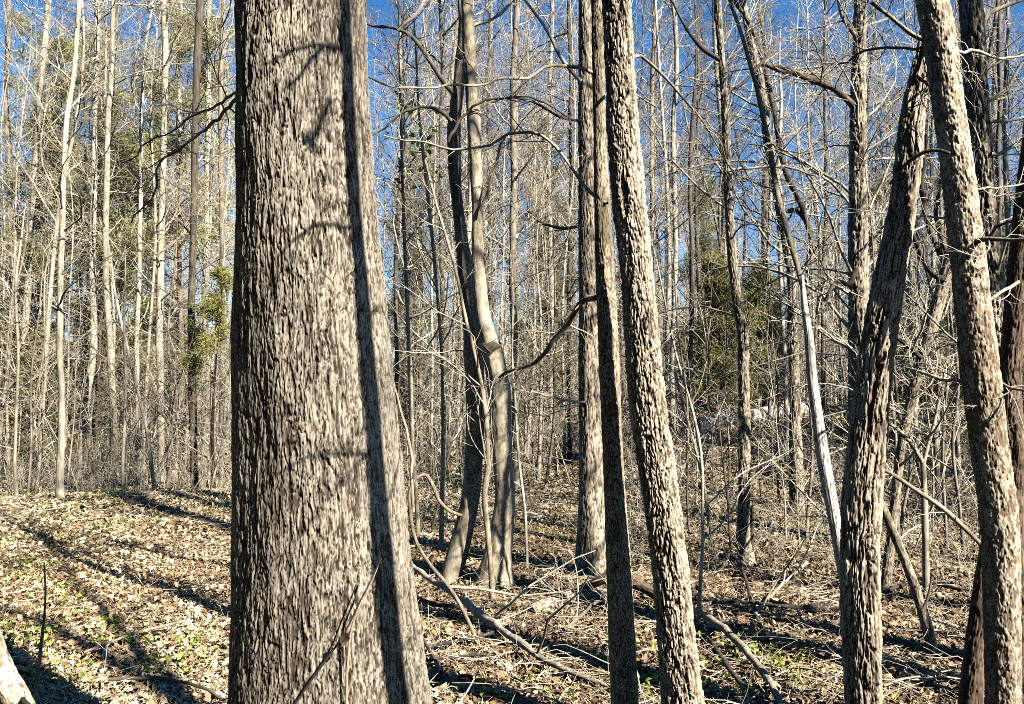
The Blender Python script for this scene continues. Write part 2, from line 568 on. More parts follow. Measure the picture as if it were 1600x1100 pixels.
# dry straw and leaf stalks between the leaves
for N, y0, y1, L0, L1, w0 in ((45000, 2.6, 10, .04, .13, .0016), (60000, 9, 24, .08, .2, .003)):
    x, y = scatter(N, y0, y1, rng, pw=1.4)
    a = rng.uniform(0, 2 * np.pi, N)
    tl = rng.normal(0, .22, N)
    L = rng.uniform(L0, L1, N)
    dv = np.stack([np.cos(a) * np.cos(tl), np.sin(a) * np.cos(tl), np.abs(np.sin(tl))], 1) * L[:, None]
    sd_ = np.stack([-np.sin(a), np.cos(a), 0 * a], 1) * w0
    p0 = np.stack([x, y, H(x, y) + rng.uniform(.01, .045, N)], 1)
    bow = np.stack([0 * a, 0 * a, rng.uniform(0, .018, N)], 1)
    V = np.stack([p0 - sd_, p0 + sd_, p0 + dv * .5 + sd_ + bow, p0 + dv * .5 - sd_ + bow, p0 + dv + sd_ * .6, p0 + dv - sd_ * .6], 1).reshape(-1, 3)
    o = (np.arange(N) * 6)[:, None]
    mb.add(V, np.concatenate([o + np.array([0, 1, 2, 3])[None], o + np.array([3, 2, 4, 5])[None]]), tint=np.repeat(np.clip(rng.normal(.68, .18, N), 0, 1), 6))
props(mb.obj("leaf_litter", M['litter']), kind='stuff')

# green seedlings scattered between the leaves
mb = MB()
x, y = scatter(3600, 4.2, 24, rng, pw=1.0)
cl = vnoise(x * 0.8, y * 0.8, x * 0, 81) + 0.16 * (x < -0.8) + 0.2 * sstep(8, 14, y)
k = cl > 0.22
x, y = x[k], y[k]
n = 9
xx = np.repeat(x, n) + rng.normal(0, 0.06, len(x) * n)
yy = np.repeat(y, n) + rng.normal(0, 0.06, len(x) * n)
leaf_patch(mb, np.stack([xx, yy, H(xx, yy) + rng.uniform(0.03, 0.09, len(xx))], 1), rng.uniform(0.02, 0.055, len(xx)), rng, 0.5, rng.uniform(0, 1, len(xx)))
props(mb.obj("ground_cover", M['green']), kind='stuff')

# ------------------------------------------------------------------ small sticks lying about
def sticks(N, x, y, L, r0, g, lift=0.05):
    K = 6
    a = g.uniform(0, 2 * np.pi, N)
    cur = g.normal(0, 0.35, N)
    s = np.linspace(-.5, .5, K)
    ang = a[:, None] + cur[:, None] * s[None]
    px = x[:, None] + np.cumsum(np.cos(ang), 1) * L[:, None] / K
    py = y[:, None] + np.cumsum(np.sin(ang), 1) * L[:, None] / K
    tilt = np.abs(g.normal(0, 0.10, N))[:, None] * (s[None] + .5) * L[:, None]
    pz = H(px, py) + 0.02 + g.uniform(0, lift, N)[:, None] + tilt + g.normal(0, 0.008, (N, K))
    return np.stack([px, py, pz], -1), r0[:, None] * np.linspace(1, .45, K)[None]

mb = MB()
for N, y0, y1, lo, hi in ((3000, 3.2, 14, 0.12, 0.8), (2200, 10, 24, 0.4, 1.5)):
    x, y = scatter(N, y0, y1, rng, pw=1.3)
    k = (x > -1) | (rng.uniform(size=N) < 0.22)
    x, y = x[k], y[k]
    n = len(x)
    L = rng.uniform(lo, hi, n)
    P, RR = sticks(n, x, y, L, 0.0018 + 0.0055 * rng.uniform(0, 1, n) ** 2.2 * (1 + (y > 10) * 0.5), rng)
    mb.tubes(P, RR, 4)
    Q, RQ = grow(P, RR, 2, 0.2, 0.9, 0.6, 0.3, (0.5, 1.0), 4, 0.0, 0.15, 0.01, rng, 0.0018, flat=0.7)
    Q[..., 2] = np.maximum(Q[..., 2], H(Q[..., 0], Q[..., 1]) + 0.01)
    mb.tubes(Q, RQ, 3)
props(mb.obj("twig_litter", M['twig']), kind='stuff')

# ------------------------------------------------------------------ undergrowth: thin brush nobody could count
def brush(mb, x, y, h, g, r0=0.004, wob=0.16, n1=6, n2=4):
    N = len(x)
    base = np.stack([x, y, H(x, y) - 0.03], 1)
    d = norm(np.stack([g.normal(0, .28, N), g.normal(0, .28, N), np.ones(N)], 1))
    K = 7
    pts, p = [base], base
    drift = g.normal(size=(N, 3)) * np.array([.09, .09, .0])
    for k in range(K - 1):
        d = norm(d + drift + g.normal(size=(N, 3)) * np.array([.12, .12, .05]))
        p = p + d * (h / (K - 1))[:, None]
        pts.append(p)
    P = np.stack(pts, 1)
    RR = np.maximum(r0 * (0.6 + h)[:, None] * np.linspace(1, .35, K)[None], 0.002)
    mb.tubes(P, RR, 4)
    Q, RQ = grow(P, RR, n1, .25, 1.0, .5, .25, (.5, 1.25), 5, 0.02, wob, .012, g, .0018)
    mb.tubes(Q, RQ, 3)
    if n2:
        Q2, RQ2 = grow(Q, RQ, n2, .2, 1.0, .55, .35, (.4, 1.1), 4, 0.0, wob, .012, g, .0016)
        mb.tubes(Q2, RQ2, 3)

mbp, mbd = MB(), MB()
for N, y0, y1, h0, h1 in ((1500, 9.5, 17, 0.3, 1.5), (2000, 14, 26, 0.5, 2.0), (2200, 24, 46, 1.0, 3.8)):
    x, y = scatter(N, y0, y1, rng, side=0.82, pw=0.9)
    dens = vnoise(x * 0.35, y * 0.35, x * 0, 91) + 0.2 * (x > 1.5) - 1.4 * ((x < -2) & (y < 13.6)) - 0.45 * ((np.abs(x - 0.6) < 2.2) & (y < 17)) - 1.0 * ((x / y > .22) & (x / y < .40) & (y < 17.5))
    k = dens > -0.25
    x, y = x[k], y[k]
    half = rng.uniform(size=len(x)) < 0.62
    h = rng.uniform(h0, h1, len(x)) * rng.uniform(0.6, 1, len(x))
    brush(mbp, x[half], y[half], h[half], rng)
    brush(mbd, x[~half], y[~half], h[~half], rng)
# low tangle of dead twigs on the slope
x, y = scatter(1500, 5.0, 13, rng, side=.6, pw=1.0)
k = (x / y > .06) & (vnoise(x * .7, y * .7, x * 0, 97) > -.15)
x, y = x[k], y[k]
brush(mbp, x, y, rng.uniform(.15, .6, len(x)), rng, .0028, wob=.25, n1=4, n2=3)
# tall whippy brush
x, y = scatter(800, 14, 36, rng, side=.82, pw=.8)
k = ~((x < 0) & (x / y > -.34) & (x / y < -.17)) & ~((x / y > .2) & (x / y < .36) & (y < 17)) & (vnoise(x * .3, y * .3, x * 0, 95) > -.3)
x, y = x[k], y[k]
h = rng.uniform(2.2, 6.0, len(x))
half = rng.uniform(size=len(x)) < .6
brush(mbp, x[half], y[half], h[half], rng, .0026, n1=8, n2=4)
brush(mbd, x[~half], y[~half], h[~half], rng, .0026, n1=8, n2=4)
props(mbp.obj("undergrowth", M['twig_pale']), kind='stuff')
props(mbd.obj("undergrowth", M['twig']), kind='stuff')

# ================================================================== TREES: builders
def spine(pts, Y, up_len=5.0, r_top=None, flare=1.35, flare_h=0.35, n_out=14, sink=0.2, lean=1.0):
    """pts: (px, py, width in px[, depth]) read off the photograph from the foot up, put at depth Y; run down into the ground and up past the frame"""
    W = []
    for p in pts:
        yy = p[3] if len(p) > 3 else Y
        q = at(p[0], p[1], yy)
        zc = q[1] * CP + (q[2] - EYE) * SP
        W.append([*q, p[2] * 0.5 * zc / F_PX])
    W = np.array(W)
    lo = W[0]
    gz = float(H(lo[0], lo[1]))
    if lo[2] > gz - sink:
        d = (W[1] - W[0])[:3]
        sl = d[:2] / max(d[2], .05) * 0.6
        dz = lo[2] - (gz - sink)
        nadd = max(1, int(dz / 0.4))
        ext = []
        for k in range(nadd, 0, -1):
            h = dz * k / nadd
            ext.append([lo[0] - sl[0] * h, lo[1] - sl[1] * h, lo[2] - h, lo[3] * (1 + 0.10 * h)])
        W = np.vstack([ext, W])
    if up_len > 0:
        d = norm((W[-1] - W[-3 if len(W) > 2 else -2])[:3])
        d = norm(d + np.array([0, 0, 0.35 * lean]))
        rt = W[-1, 3] * 0.3 if r_top is None else r_top
        m_ = max(3, int(up_len / 0.8))
        ext, p = [], W[-1, :3].copy()
        for k in range(1, m_ + 1):
            d = norm(d + rng.normal(size=3) * 0.04 + np.array([0, 0, 0.03]))
            p = p + d * up_len / m_
            ext.append([*p, W[-1, 3] + (rt - W[-1, 3]) * k / m_])
        W = np.vstack([W, ext])
    return W, gz

def bark(style, x, y, z, seed):
    """radial relief in metres and the plate tone"""
    low = fbm(x * 5, y * 5, z * 1.1, seed + 50, 3)
    if style in ('oak', 'plated', 'furrow', 'mossy', 'reddish'):
        cw, cl, amp, lowa = {'oak': (.0078, .105, .0062, .016), 'plated': (.0125, .085, .0110, .008), 'furrow': (.0165, .26, .0150, .008),
                             'mossy': (.009, .05, .0035, .004), 'reddish': (.013, .11, .006, .004)}[style]
        wx = fbm(x * 20, y * 20, z * 9, seed, 2) * .009
        n1 = fbm((x + wx) / cw, (y + wx) / cw, z / cl, seed + 11, 2)
        n2 = fbm((x - wx) / (cw * .5), y / (cw * .5), z / (cl * .38), seed + 13, 2)
        n0 = fbm((x + 1.6 * wx) / (cw * 2.6), (y - 1.6 * wx) / (cw * 2.6), z / (cl * 3.0), seed + 15, 2)
        c0 = sstep(.0, .17, np.abs(n0))
        f1, f2, cid = worley((x + wx) / (cw * 1.3), (y - wx) / (cw * 1.3), (z + 2 * wx) / (cl * .7), seed)
        c1 = sstep(.0, .15, np.abs(n1))
        c2 = sstep(.0, .15, np.abs(n2))
        c3 = sstep(.0, .15, f2 - f1)
        k3 = .55 if style == 'plated' else .30
        fine = vnoise(x / .0035, y / .0035, z / .02, seed + 9)
        rough = fbm(x / .011, y / .011, z / .022, seed + 19, 2)
        mod = 1 + .35 * vnoise(x * 7, y * 7, z * 2.5, seed + 21)
        d = amp * 1.1 * mod * (c0 - .8) + amp * .3 * n0 + amp * mod * (c1 - .8) + amp * .40 * (c2 - .8) + amp * k3 * (c3 - .8) + amp * .55 * (cid - .5) + amp * .12 * fine + amp * .12 * rough + lowa * low
        tone = .02 + (.25 + .75 * c0) * c1 * (.35 + .65 * c3) * (.46 + .13 * cid) * (.70 + .30 * c2) + .13 * c2 * c1 + .10 * fine + .11 * rough + .08 * low
    elif style == 'flaky':
        n = fbm(x * 80, y * 80, z * 34, seed, 4)
        p = sstep(-.25, .10, n)
        f1, f2, cid = worley(x / .014, y / .014, z / .03, seed + 2)
        fine = vnoise(x / .004, y / .004, z / .012, seed + 9)
        d = .0045 * p + .002 * sstep(0, .3, f2 - f1) + .0007 * fine + .007 * low
        tone = .30 + .30 * p + .25 * (cid - .5) + .12 * fine + .2 * low
    elif style == 'dead':
        f1, f2, cid = worley(x / .012, y / .012, z / .8, seed)
        d = .002 * sstep(0, .2, f2 - f1) + .004 * low
        tone = .35 + .5 * sstep(.0, .12, f2 - f1) + .2 * (cid - .5)
    else:
        fine = vnoise(x / .006, y / .006, z / .012, seed + 9)
        mid = fbm(x * 22, y * 22, z * 9, seed + 4, 3)
        d = .010 * low + .0042 * mid + .0006 * fine
        tone = .50 + .26 * mid + .14 * fine + .16 * low
    return d, np.clip(tone, 0, 1)

def trunk_mesh(mb, W, style, sides, step_in, seed, flare=1.3, flare_h=0.3, gz=0.0, scale=1.0, roots=0.0, zlim=None):
    dist = np.r_[0, np.cumsum(np.linalg.norm(np.diff(W[:, :3], axis=0), axis=1))]
    zs = np.interp(np.linspace(0, dist[-1], 400), dist, W[:, 2])
    ss = np.linspace(0, dist[-1], 400)
    ztop = zlim if zlim is not None else 1e9
    s_hi = ss[np.searchsorted(zs, ztop)] if ztop < zs[-1] else dist[-1]
    s = np.r_[np.arange(0, s_hi, step_in), np.arange(s_hi, dist[-1], max(.08, step_in * 8)), dist[-1]]
    C = catmull(W, s)
    P, r = C[:, :3], np.maximum(C[:, 3], .002)
    hh = np.maximum(P[:, 2] - gz, 0)
    fl = 1 + (flare - 1) * np.exp(-(hh / flare_h))
    T, N1, N2 = frames(P)
    a = np.arange(sides) * 2 * np.pi / sides
    ca, sa = np.cos(a)[None], np.sin(a)[None]
    rr = (r * fl)[:, None]
    if roots:
        lob = np.cos(a * 5 + 1.3)[None] * .5 + np.cos(a * 3 - .4)[None] * .5
        rr = rr * (1 + roots * lob * np.exp(-(hh / (flare_h * .8)))[:, None])
    x, y, z = rr * ca, rr * sa, np.repeat(s[:, None], sides, 1)
    d, tone = bark(style, x / scale, y / scale, z / scale, seed)
    rad = rr + d * scale * np.minimum(1.0, rr / .045)
    V = P[:, None] + (N1[:, None] * ca[..., None] + N2[:, None] * sa[..., None]) * rad[..., None]
    n, S = len(s), sides
    idx = np.arange(n * S).reshape(n, S)
    nx = np.roll(idx, -1, 1)
    q = np.stack([idx[:-1], nx[:-1], nx[1:], idx[1:]], -1).reshape(-1, 4)
    mb.add(V.reshape(-1, 3), q, tone=tone.ravel())
    return P, r

class Tree:
    """a tree read off the photograph: Empty at its foot > trunk(s), limbs, crown"""
    def __init__(self, name, label, cat='tree', group=None):
        self.name, self.crown, self.root = name, MB(), None
        self.meta = (label, cat, group)
        self.paths = []
    def trunk(self, pts, Y, style, mat, sides=96, step=.01, up=5.0, seed=1, part='trunk', flare=1.25, flare_h=.3, scale=1.0, roots=0.0, zlim=None, r_top=None, sink=.2, lean=1.0):
        W, gz = spine(pts, Y, up, r_top, sink=sink, lean=lean)
        if self.root is None:
            self.root = empty(self.name, (W[0, 0], W[0, 1], gz))
            props(self.root, *self.meta)
        mb = MB()
        P, r = trunk_mesh(mb, W, style, sides, step, seed, flare, flare_h, gz, scale, roots, zlim)
        o = mb.obj(part, M[mat], self.root)
        k = np.linspace(0, len(P) - 1, 60).astype(int)
        self.paths.append((P[k], r[k]))
        return o
    def limb(self, pts, Y, mat, n=0, n2=5, sides=8, name='limb', L=(.5, .25), wob=.14, up=.01):
        """a limb traced by pixels; its twigs go to the crown"""
        W = []
        m_ = len(pts)
        for i, p in enumerate(pts):
            yy = p[3] if len(p) > 3 else (Y if np.isscalar(Y) else Y[0] + (Y[1] - Y[0]) * i / (m_ - 1))
            q = at(p[0], p[1], yy)
            zc = q[1] * CP + (q[2] - EYE) * SP
            W.append([*q, p[2] * .5 * zc / F_PX])
        W = np.array(W)
        C = catmull(W, max(10, int(plen(W) / .06)))
        mb = MB()
        jit = (fbm(C[:, 0] * 5, C[:, 1] * 5, C[:, 2] * 5, 3, 2) * .014 + vnoise(C[:, 0] * 17, C[:, 1] * 17, C[:, 2] * 17, 4) * .007)[:, None]
        C[1:-1, :3] += jit[1:-1] * np.array([1, 1, -1])
        mb.tubes(C[:, :3], np.maximum(C[:, 3], .002), sides)
        mb.obj(name, M[mat], self.root)
        if n:
            k = np.linspace(0, len(C) - 1, 12).astype(int)
            self.twigs(C[k, :3], C[k, 3], n + 3, n2 + 1, .15, 1.0, L, wob, up, n3=2)
    def twigs(self, P, r, n, n2=5, t0=.1, t1=1.0, L=(.4, .2), wob=.14, up=.01, ang=(.6, 1.25), n3=0, rr=.011, rmin=.0017):
        Q, RQ = grow(P[None], r[None], n, t0, t1, L[0], L[1], ang, 8, up, wob, rr, rng, rmin, absl=True)
        self.crown.tubes(Q, RQ, 5)
        if n2:
            Q2, RQ2 = grow(Q, RQ, n2, .15, 1.0, .5, .3, (.45, 1.1), 5, up, wob, rr, rng, rmin)
            self.crown.tubes(Q2, RQ2, 3)
            if n3:
                Q3, RQ3 = grow(Q2, RQ2, n3, .15, 1.0, .6, .35, (.4, 1.0), 4, up, wob, rr, rng, rmin)
                self.crown.tubes(Q3, RQ3, 3)
    def top(self, i=-1, n=14, t0=.55, L=(1.8, .8), n2=6, n3=5, up=.05):
        """the branching above"""
        P, r = self.paths[i]
        clear = EYE + .545 * float(P[-1, 1]) + .35
        above = np.nonzero(P[:, 2] > clear)[0]
        if len(above) < 3: return
        t0 = max(t0, above[0] / (len(P) - 1))
        self.twigs(P, r, n, n2, t0, .99, L, .12, up, (.6, 1.2), n3)
    def done(self, mat='twig'):
        if self.crown.n:
            self.crown.obj('crown', M[mat], self.root)
        return self.root

def lie(pts, w, name, label, cat, mat, group=None, lift=0.0, sides=10, Yend=None, twigs=0, style=None):
    """a stick or log lying on the ground: pixels of the ground it passes over, widths in px; lift raises it (per point or one number)"""
    W = []
    for i, (px, py) in enumerate(pts):
        p = gp(px, py)
        ww = w if np.isscalar(w) else w[i]
        lf = lift if np.isscalar(lift) else lift[i]
        r = ww * .5 * p[1] / F_PX
        # a raised point keeps its line of sight: come nearer along the ray
        if lf and p[1] > 10:
            p = p + np.array([0, 0, lf])
        elif lf:
            k = (EYE - (p[2] + lf)) / max(EYE - p[2], .05)
            p = np.array([p[0] * k, p[1] * k, EYE - (EYE - p[2]) * k])
        W.append([p[0], p[1], p[2] + (r * .7 if not lf else 0), r])
    W = np.array(W)
    C = catmull(W, max(14, int(plen(W) / .03)))
    root = empty(name, tuple(C[0, :3]))
    props(root, label, cat, group)
    mb = MB()
    if style:
        trunk_mesh(mb, C[:: max(1, len(C) // 14)], style, 48, .02, 5, 1.0, .3, -9)
    else:
        n = fbm(C[:, 0] * 9, C[:, 1] * 9, C[:, 2] * 9, 4, 2)
        C[:, 2] += n * C[:, 3] * .5
        mb.tubes(C[:, :3], np.maximum(C[:, 3] * (1 + .15 * n), .002), sides)
    mb.obj('stem', M[mat], root)
    if twigs:
        k = np.linspace(0, len(C) - 1, 10).astype(int)
        Q, RQ = grow(C[None, k, :3], C[None, k, 3], twigs, .1, .95, .5, .3, (.5, 1.1), 6, .03, .14, .01, rng, .002)
        for q_, r_ in zip(Q, RQ):
            m2 = MB(); m2.tubes(q_, r_, 5)
            m2.obj('twig', M['twig_pale'], root)
    return root

# ================================================================== THE TREES ONE CAN POINT AT (foot first, pixels of the 1600 x 1100 photograph)
# the thick oak in front
YO = 2.55
t = Tree("oak_tree", "thick straight oak with deeply ridged grey bark and a dark shadow stripe down it")
t.trunk([(513, 1100, 308), (508, 1000, 290), (504, 900, 273), (496, 700, 249), (487, 500, 231), (479, 300, 215), (475, 180, 210), (470, 0, 206)],
        YO, 'oak', 'oak', 700, .0036, 5.5, seed=3, flare=1.3, flare_h=.22, roots=.05, zlim=3.1, r_top=.15)
t.top(0, 16, .62, (2.6, 1.6), 6, 4)
t.limb([(384, 134, 4.5), (362, 150, 4.5), (335, 168, 4), (300, 182, 3), (250, 215, 2.5), (190, 255, 2)], (2.55, 3.6), 'twig_dark', 4, 4, L=(.35, .2))
t.limb([(382, 138, 6), (358, 165, 5.5), (335, 190, 5), (305, 215, 4), (262, 245, 3.5), (238, 300, 3), (205, 348, 2)], (2.55, 3.8), 'twig_dark', 5, 4, L=(.35, .2))
t.done()

# plated leaning trunk and the darker stem at its side
t = Tree("leaning_tree", "leaning trunk of blocky pale plated bark, close beside a thinner dark stem")
t.trunk([(1066, 1100, 60), (1057, 1000, 55), (1036, 800, 53), (1022, 700, 54), (1010, 600, 54), (997, 450, 47), (977, 250, 45), (968, 100, 42), (964, 0, 41)],
        3.55, 'plated', 'plated', 190, .0045, 5.5, seed=8, flare=1.15, zlim=3.6)
t.top(0, 12, .62, (1.8, 1.0), 6, 4)
t.limb([(988, 90, 6), (1004, 90, 5), (1020, 103, 5), (1060, 145, 4), (1100, 193, 3), (1130, 245, 2), (1185, 330, 1.5)], (3.6, 4.3), 'grey', 5, 4, L=(.35, .2))
t.done()

t = Tree("slender_tree", "slender dark mossy stem with one lit edge, tight against the plated leaning trunk")
t.trunk([(976, 1100, 40), (967, 900, 37), (957, 700, 31), (949, 500, 31), (942, 350, 26), (937, 200, 20), (934, 0, 20)],
        3.795, 'mossy', 'mossy', 130, .006, 5.0, seed=12, flare=1.15, zlim=3.8)
t.limb([(932, 465, 9), (915, 468, 9), (890, 500, 8), (850, 552, 7), (820, 575, 5), (780, 590, 4)], (3.85, 4.5), 'twig_dark', 3, 3)
t.limb([(936, 118, 6), (900, 102, 6), (860, 100, 5), (815, 120, 5), (770, 130, 4), (700, 130, 4), (640, 133, 3), (600, 130, 3), (560, 108, 3), (532, 84, 2)], (3.82, 2.9), 'twig_pale', 4, 3, L=(.3, .15))
t.limb([(948, 318, 6), (915, 292, 6), (893, 262, 5), (865, 226, 5), (838, 208, 5), (800, 210, 5), (760, 224, 4), (705, 236, 4), (660, 222, 3), (600, 212, 2)], (3.75, 4.3), 'twig_pale', 5, 3, L=(.35, .2))
t.top(0, 10, .6, (1.4, .8), 5, 4)
t.done()

p = gp(925, 898)
t = Tree("ridged_tree", "straight dark ridged trunk with a bright lit foot, seen behind the slender mossy stem")
t.trunk([(925, 900, 44), (925, 800, 38), (922, 600, 33), (920, 450, 30), (918, 250, 28), (917, 0, 26)], p[1], 'reddish', 'plated', 110, .014, 7, seed=21, flare=1.35, flare_h=.25, scale=1.6, roots=.06, zlim=7)
t.limb([(912, 190, 5), (870, 180, 4), (832, 157, 4), (800, 150, 3), (760, 160, 2)], p[1] - .1, 'twig_dark', 5, 4)
t.limb([(908, 128, 7), (880, 95, 6), (850, 40, 5), (820, 0, 4)], p[1] - .1, 'twig_pale', 5, 4)
t.limb([(912, 352, 5), (880, 357, 5), (850, 350, 4), (825, 330, 4)], p[1] - .1, 'twig_dark', 4, 4)
t.limb([(915, 628, 4), (870, 622, 4), (830, 612, 3)], p[1] - .1, 'twig_pale', 3, 4)
t.top(0, 16, .5, (2.6, 1.2), 7, 5)
t.done()

# twin stemmed tree
p = gp(770, 916)
t = Tree("twin_stem_tree", "twin-stemmed pale tree, one stem smooth with a knot, the other dark and bowed")
t.trunk([(772, 918, 60), (778, 860, 42), (787, 800, 34), (784, 700, 31), (779, 600, 33), (768, 545, 33), (755, 500, 27), (749, 440, 23), (745, 300, 20), (738, 150, 21), (733, 60, 21), (730, 0, 20)],
        p[1], 'smooth', 'smooth', 110, .014, 6, seed=31, flare=1.06, flare_h=.2, scale=1.2, roots=.03, zlim=6.6)
t.trunk([(703, 912, 30), (716, 860, 31), (735, 780, 30), (741, 700, 30), (742, 600, 30), (739, 520, 28), (724, 400, 24), (713, 300, 20), (709, 200, 20), (718, 120, 17), (724, 40, 15), (722, 0, 14)],
        p[1] + .27, 'smooth', 'mossy', 90, .016, 5, seed=33, flare=1.3, flare_h=.2, scale=1.3, zlim=6.6)
t.limb([(763, 548, 20), (773, 540, 16), (780, 536, 8)], p[1] - .08, 'dark', name='knot')
t.limb([(712, 150, 9), (693, 128, 8), (665, 85, 7), (640, 55, 6), (618, 45, 5), (585, 40, 4), (560, 30, 3)], p[1] + .1, 'grey', 5, 4)
t.limb([(706, 190, 6), (690, 176, 6), (668, 168, 5), (640, 172, 5), (610, 188, 4), (580, 212, 3)], p[1] + .1, 'twig_dark', 4, 4)
t.limb([(700, 222, 5), (715, 195, 5), (738, 168, 4), (770, 155, 4), (805, 150, 3), (835, 155, 3), (900, 190, 2)], p[1] - .1, 'twig_dark', 6, 4)
t.limb([(622, 48, 7), (640, 30, 6), (665, 0, 5)], p[1] + .1, 'twig_pale', 3, 4)
t.limb([(735, 40, 6), (765, 28, 5), (800, 5, 4)], p[1], 'twig_pale', 3, 4)
t.limb([(752, 330, 5), (765, 300, 4), (775, 250, 4), (790, 215, 3)], p[1] - .1, 'twig_dark', 4, 4)
t.top(0, 14, .55, (2.0, 1.0), 7, 5)
t.top(1, 10, .5, (1.8, .9), 6, 5)
t.done()

# furrowed arching trunk and the flaky trunk it meets
t = Tree("arching_tree", "arching trunk with long deep twisting furrows that bends to meet the blotchy flaky trunk")
t.trunk([(1349, 1100, 47), (1343, 900, 50), (1345, 800, 50), (1354, 700, 52), (1364, 600, 50), (1378, 500, 45), (1393, 420, 40), (1404, 350, 36), (1417, 270, 36), (1423, 200, 34), (1436, 120, 24), (1448, 50, 18), (1460, -20, 15)],
        3.75, 'furrow', 'furrow', 190, .005, 3.5, seed=41, flare=1.08, zlim=3.8)
t.limb([(1390, 288, 4), (1412, 262, 5), (1432, 247, 6), (1460, 240, 6), (1484, 240, 6)], (3.55, 3.4), 'deadwood', 0)
t.limb([(1446, 62, 8), (1425, 52, 7), (1395, 28, 6), (1362, 4, 5)], 3.7, 'grey', 4, 4, L=(.35, .2))
t.limb([(1440, 74, 5), (1400, 72, 4), (1350, 82, 4), (1310, 100, 3)], (3.7, 4.2), 'twig_dark', 4, 4, L=(.35, .2))
t.limb([(1432, 118, 5), (1446, 125, 5), (1462, 142, 4)], 3.6, 'twig_pale', 2, 3, L=(.3, .2))
t.done('twig_pale')

t = Tree("blotchy_tree", "blotchy flaky trunk, half brown half cream, leaning beside the furrowed arching trunk")
t.trunk([(1568, 1100, 47), (1565, 950, 49), (1563, 850, 50), (1560, 800, 50), (1546, 700, 50), (1534, 600, 52), (1522, 500, 49), (1512, 400, 45), (1497, 270, 41), (1478, 140, 40), (1468, 60, 41), (1457, 0, 40)],
        3.5, 'flaky', 'flaky', 190, .005, 5, seed=51, flare=1.1, zlim=3.6)
t.limb([(1522, 380, 9), (1540, 374, 8), (1570, 375, 6), (1600, 377, 6), (1640, 372, 5)], (3.45, 3.2), 'grey', 3, 3, L=(.3, .2))
t.limb([(1486, 78, 6), (1510, 78, 5), (1560, 88, 4), (1620, 84, 3)], (3.5, 3.8), 'twig_pale', 5, 3, L=(.35, .2))
t.limb([(1512, 292, 4), (1550, 295, 3), (1610, 288, 3)], (3.5, 3.9), 'twig_pale', 4, 3, L=(.35, .2))
t.limb([(1508, 596, 6), (1480, 590, 6), (1440, 580, 5), (1416, 575, 4)], (3.55, 4.0), 'twig_pale', 4, 4, L=(.35, .2))
t.limb([(1560, 595, 4), (1585, 605, 4), (1620, 612, 3)], (3.5, 3.3), 'twig_pale', 2, 3, L=(.3, .2))
t.top(0, 12, .6, (1.7, .9), 6, 4)
t.done('twig_pale')

t = Tree("stump_shoot", "short reddish dark stem leaning against the foot of the blotchy flaky trunk", 'stem')
t.trunk([(1517, 1100, 32), (1524, 1010, 28), (1536, 900, 22), (1544, 840, 16), (1552, 790, 9)], 3.75, 'reddish', 'reddish', 80, .008, 0, seed=57, flare=1.1)
t.done()

t = Tree("dark_tree", "dark reddish trunk at the picture border, crossing behind the blotchy flaky trunk")
t.trunk([(1584, 780, 24), (1583, 700, 32), (1578, 640, 30), (1580, 560, 29), (1586, 480, 30), (1594, 400, 31), (1603, 320, 32), (1618, 200, 32), (1630, 80, 31)],
        4.3, 'reddish', 'reddish', 110, .008, 5, seed=61, zlim=4.2)
t.top(0, 10, .55, (1.7, .9), 6, 4)
t.limb([(1592, 440, 6), (1560, 462, 5), (1530, 480, 4)], 4.2, 'twig_pale', 3, 3, L=(.3, .2))
t.done('twig_pale')

t = Tree("tall_tree", "tall ridged pale trunk standing just behind the upper part of the blotchy flaky trunk")
t.trunk([(1566, 800, 40), (1556, 600, 38), (1548, 450, 37), (1538, 330, 36), (1530, 220, 32), (1524, 120, 31), (1516, 0, 30)], 6.2, 'plated', 'plated', 110, .014, 6, seed=66, scale=1.3, zlim=5.6)
t.limb([(1530, 45, 9), (1545, 20, 8), (1580, 5, 6), (1620, -10, 5)], 6.2, 'grey', 5, 4)
t.limb([(1536, 160, 7), (1560, 150, 6), (1585, 120, 5), (1600, 95, 4)], 6.2, 'grey', 4, 4)
t.limb([(1546, 190, 6), (1570, 190, 5), (1615, 180, 4)], 6.1, 'twig_pale', 6, 4)
t.limb([(1548, 240, 6), (1580, 232, 5), (1620, 215, 4)], 6.1, 'twig_pale', 6, 4)
t.twigs(*t.paths[0], 18, 5, .3, .7, (1.2, .8))
t.top(0, 14, .5, (2.2, 1.2), 7, 5)
t.done()

# slim tree on the slope
p = gp(1164, 880)
t = Tree("slim_tree", "slim grey tree with a kink at mid height, standing alone on the twiggy slope")
t.trunk([(1163, 882, 25), (1162, 830, 20), (1163, 700, 17), (1162, 600, 16), (1159, 510, 15), (1152, 470, 14), (1144, 400, 13), (1138, 300, 13), (1134, 200, 12), (1128, 100, 11), (1121, 0, 11)],
        p[1], 'plated', 'plated', 64, .02, 5, seed=71, flare=1.4, flare_h=.15, zlim=7)
t.limb([(1172, 880, 7), (1174, 840, 7), (1175, 790, 5)], p[1] - .05, 'dark', name='dead_stub')
t.limb([(1127, 95, 8), (1100, 78, 7), (1070, 40, 5), (1050, 0, 4)], p[1], 'twig_dark', 5, 5)
t.limb([(1130, 150, 5), (1170, 120, 5), (1220, 60, 4)], p[1], 'twig_dark', 5, 5)
t.limb([(1136, 268, 5), (1170, 265, 4), (1230, 262, 4), (1275, 275, 3)], p[1] - .2, 'twig_pale', 6, 5)
t.limb([(1140, 330, 4), (1100, 300, 4), (1050, 250, 3)], p[1], 'twig', 6, 5)
t.twigs(*t.paths[0], 22, 6, .3, .75, (1.3, .7))
t.top(0, 12, .55, (1.9, .9), 7, 5)
t.done()

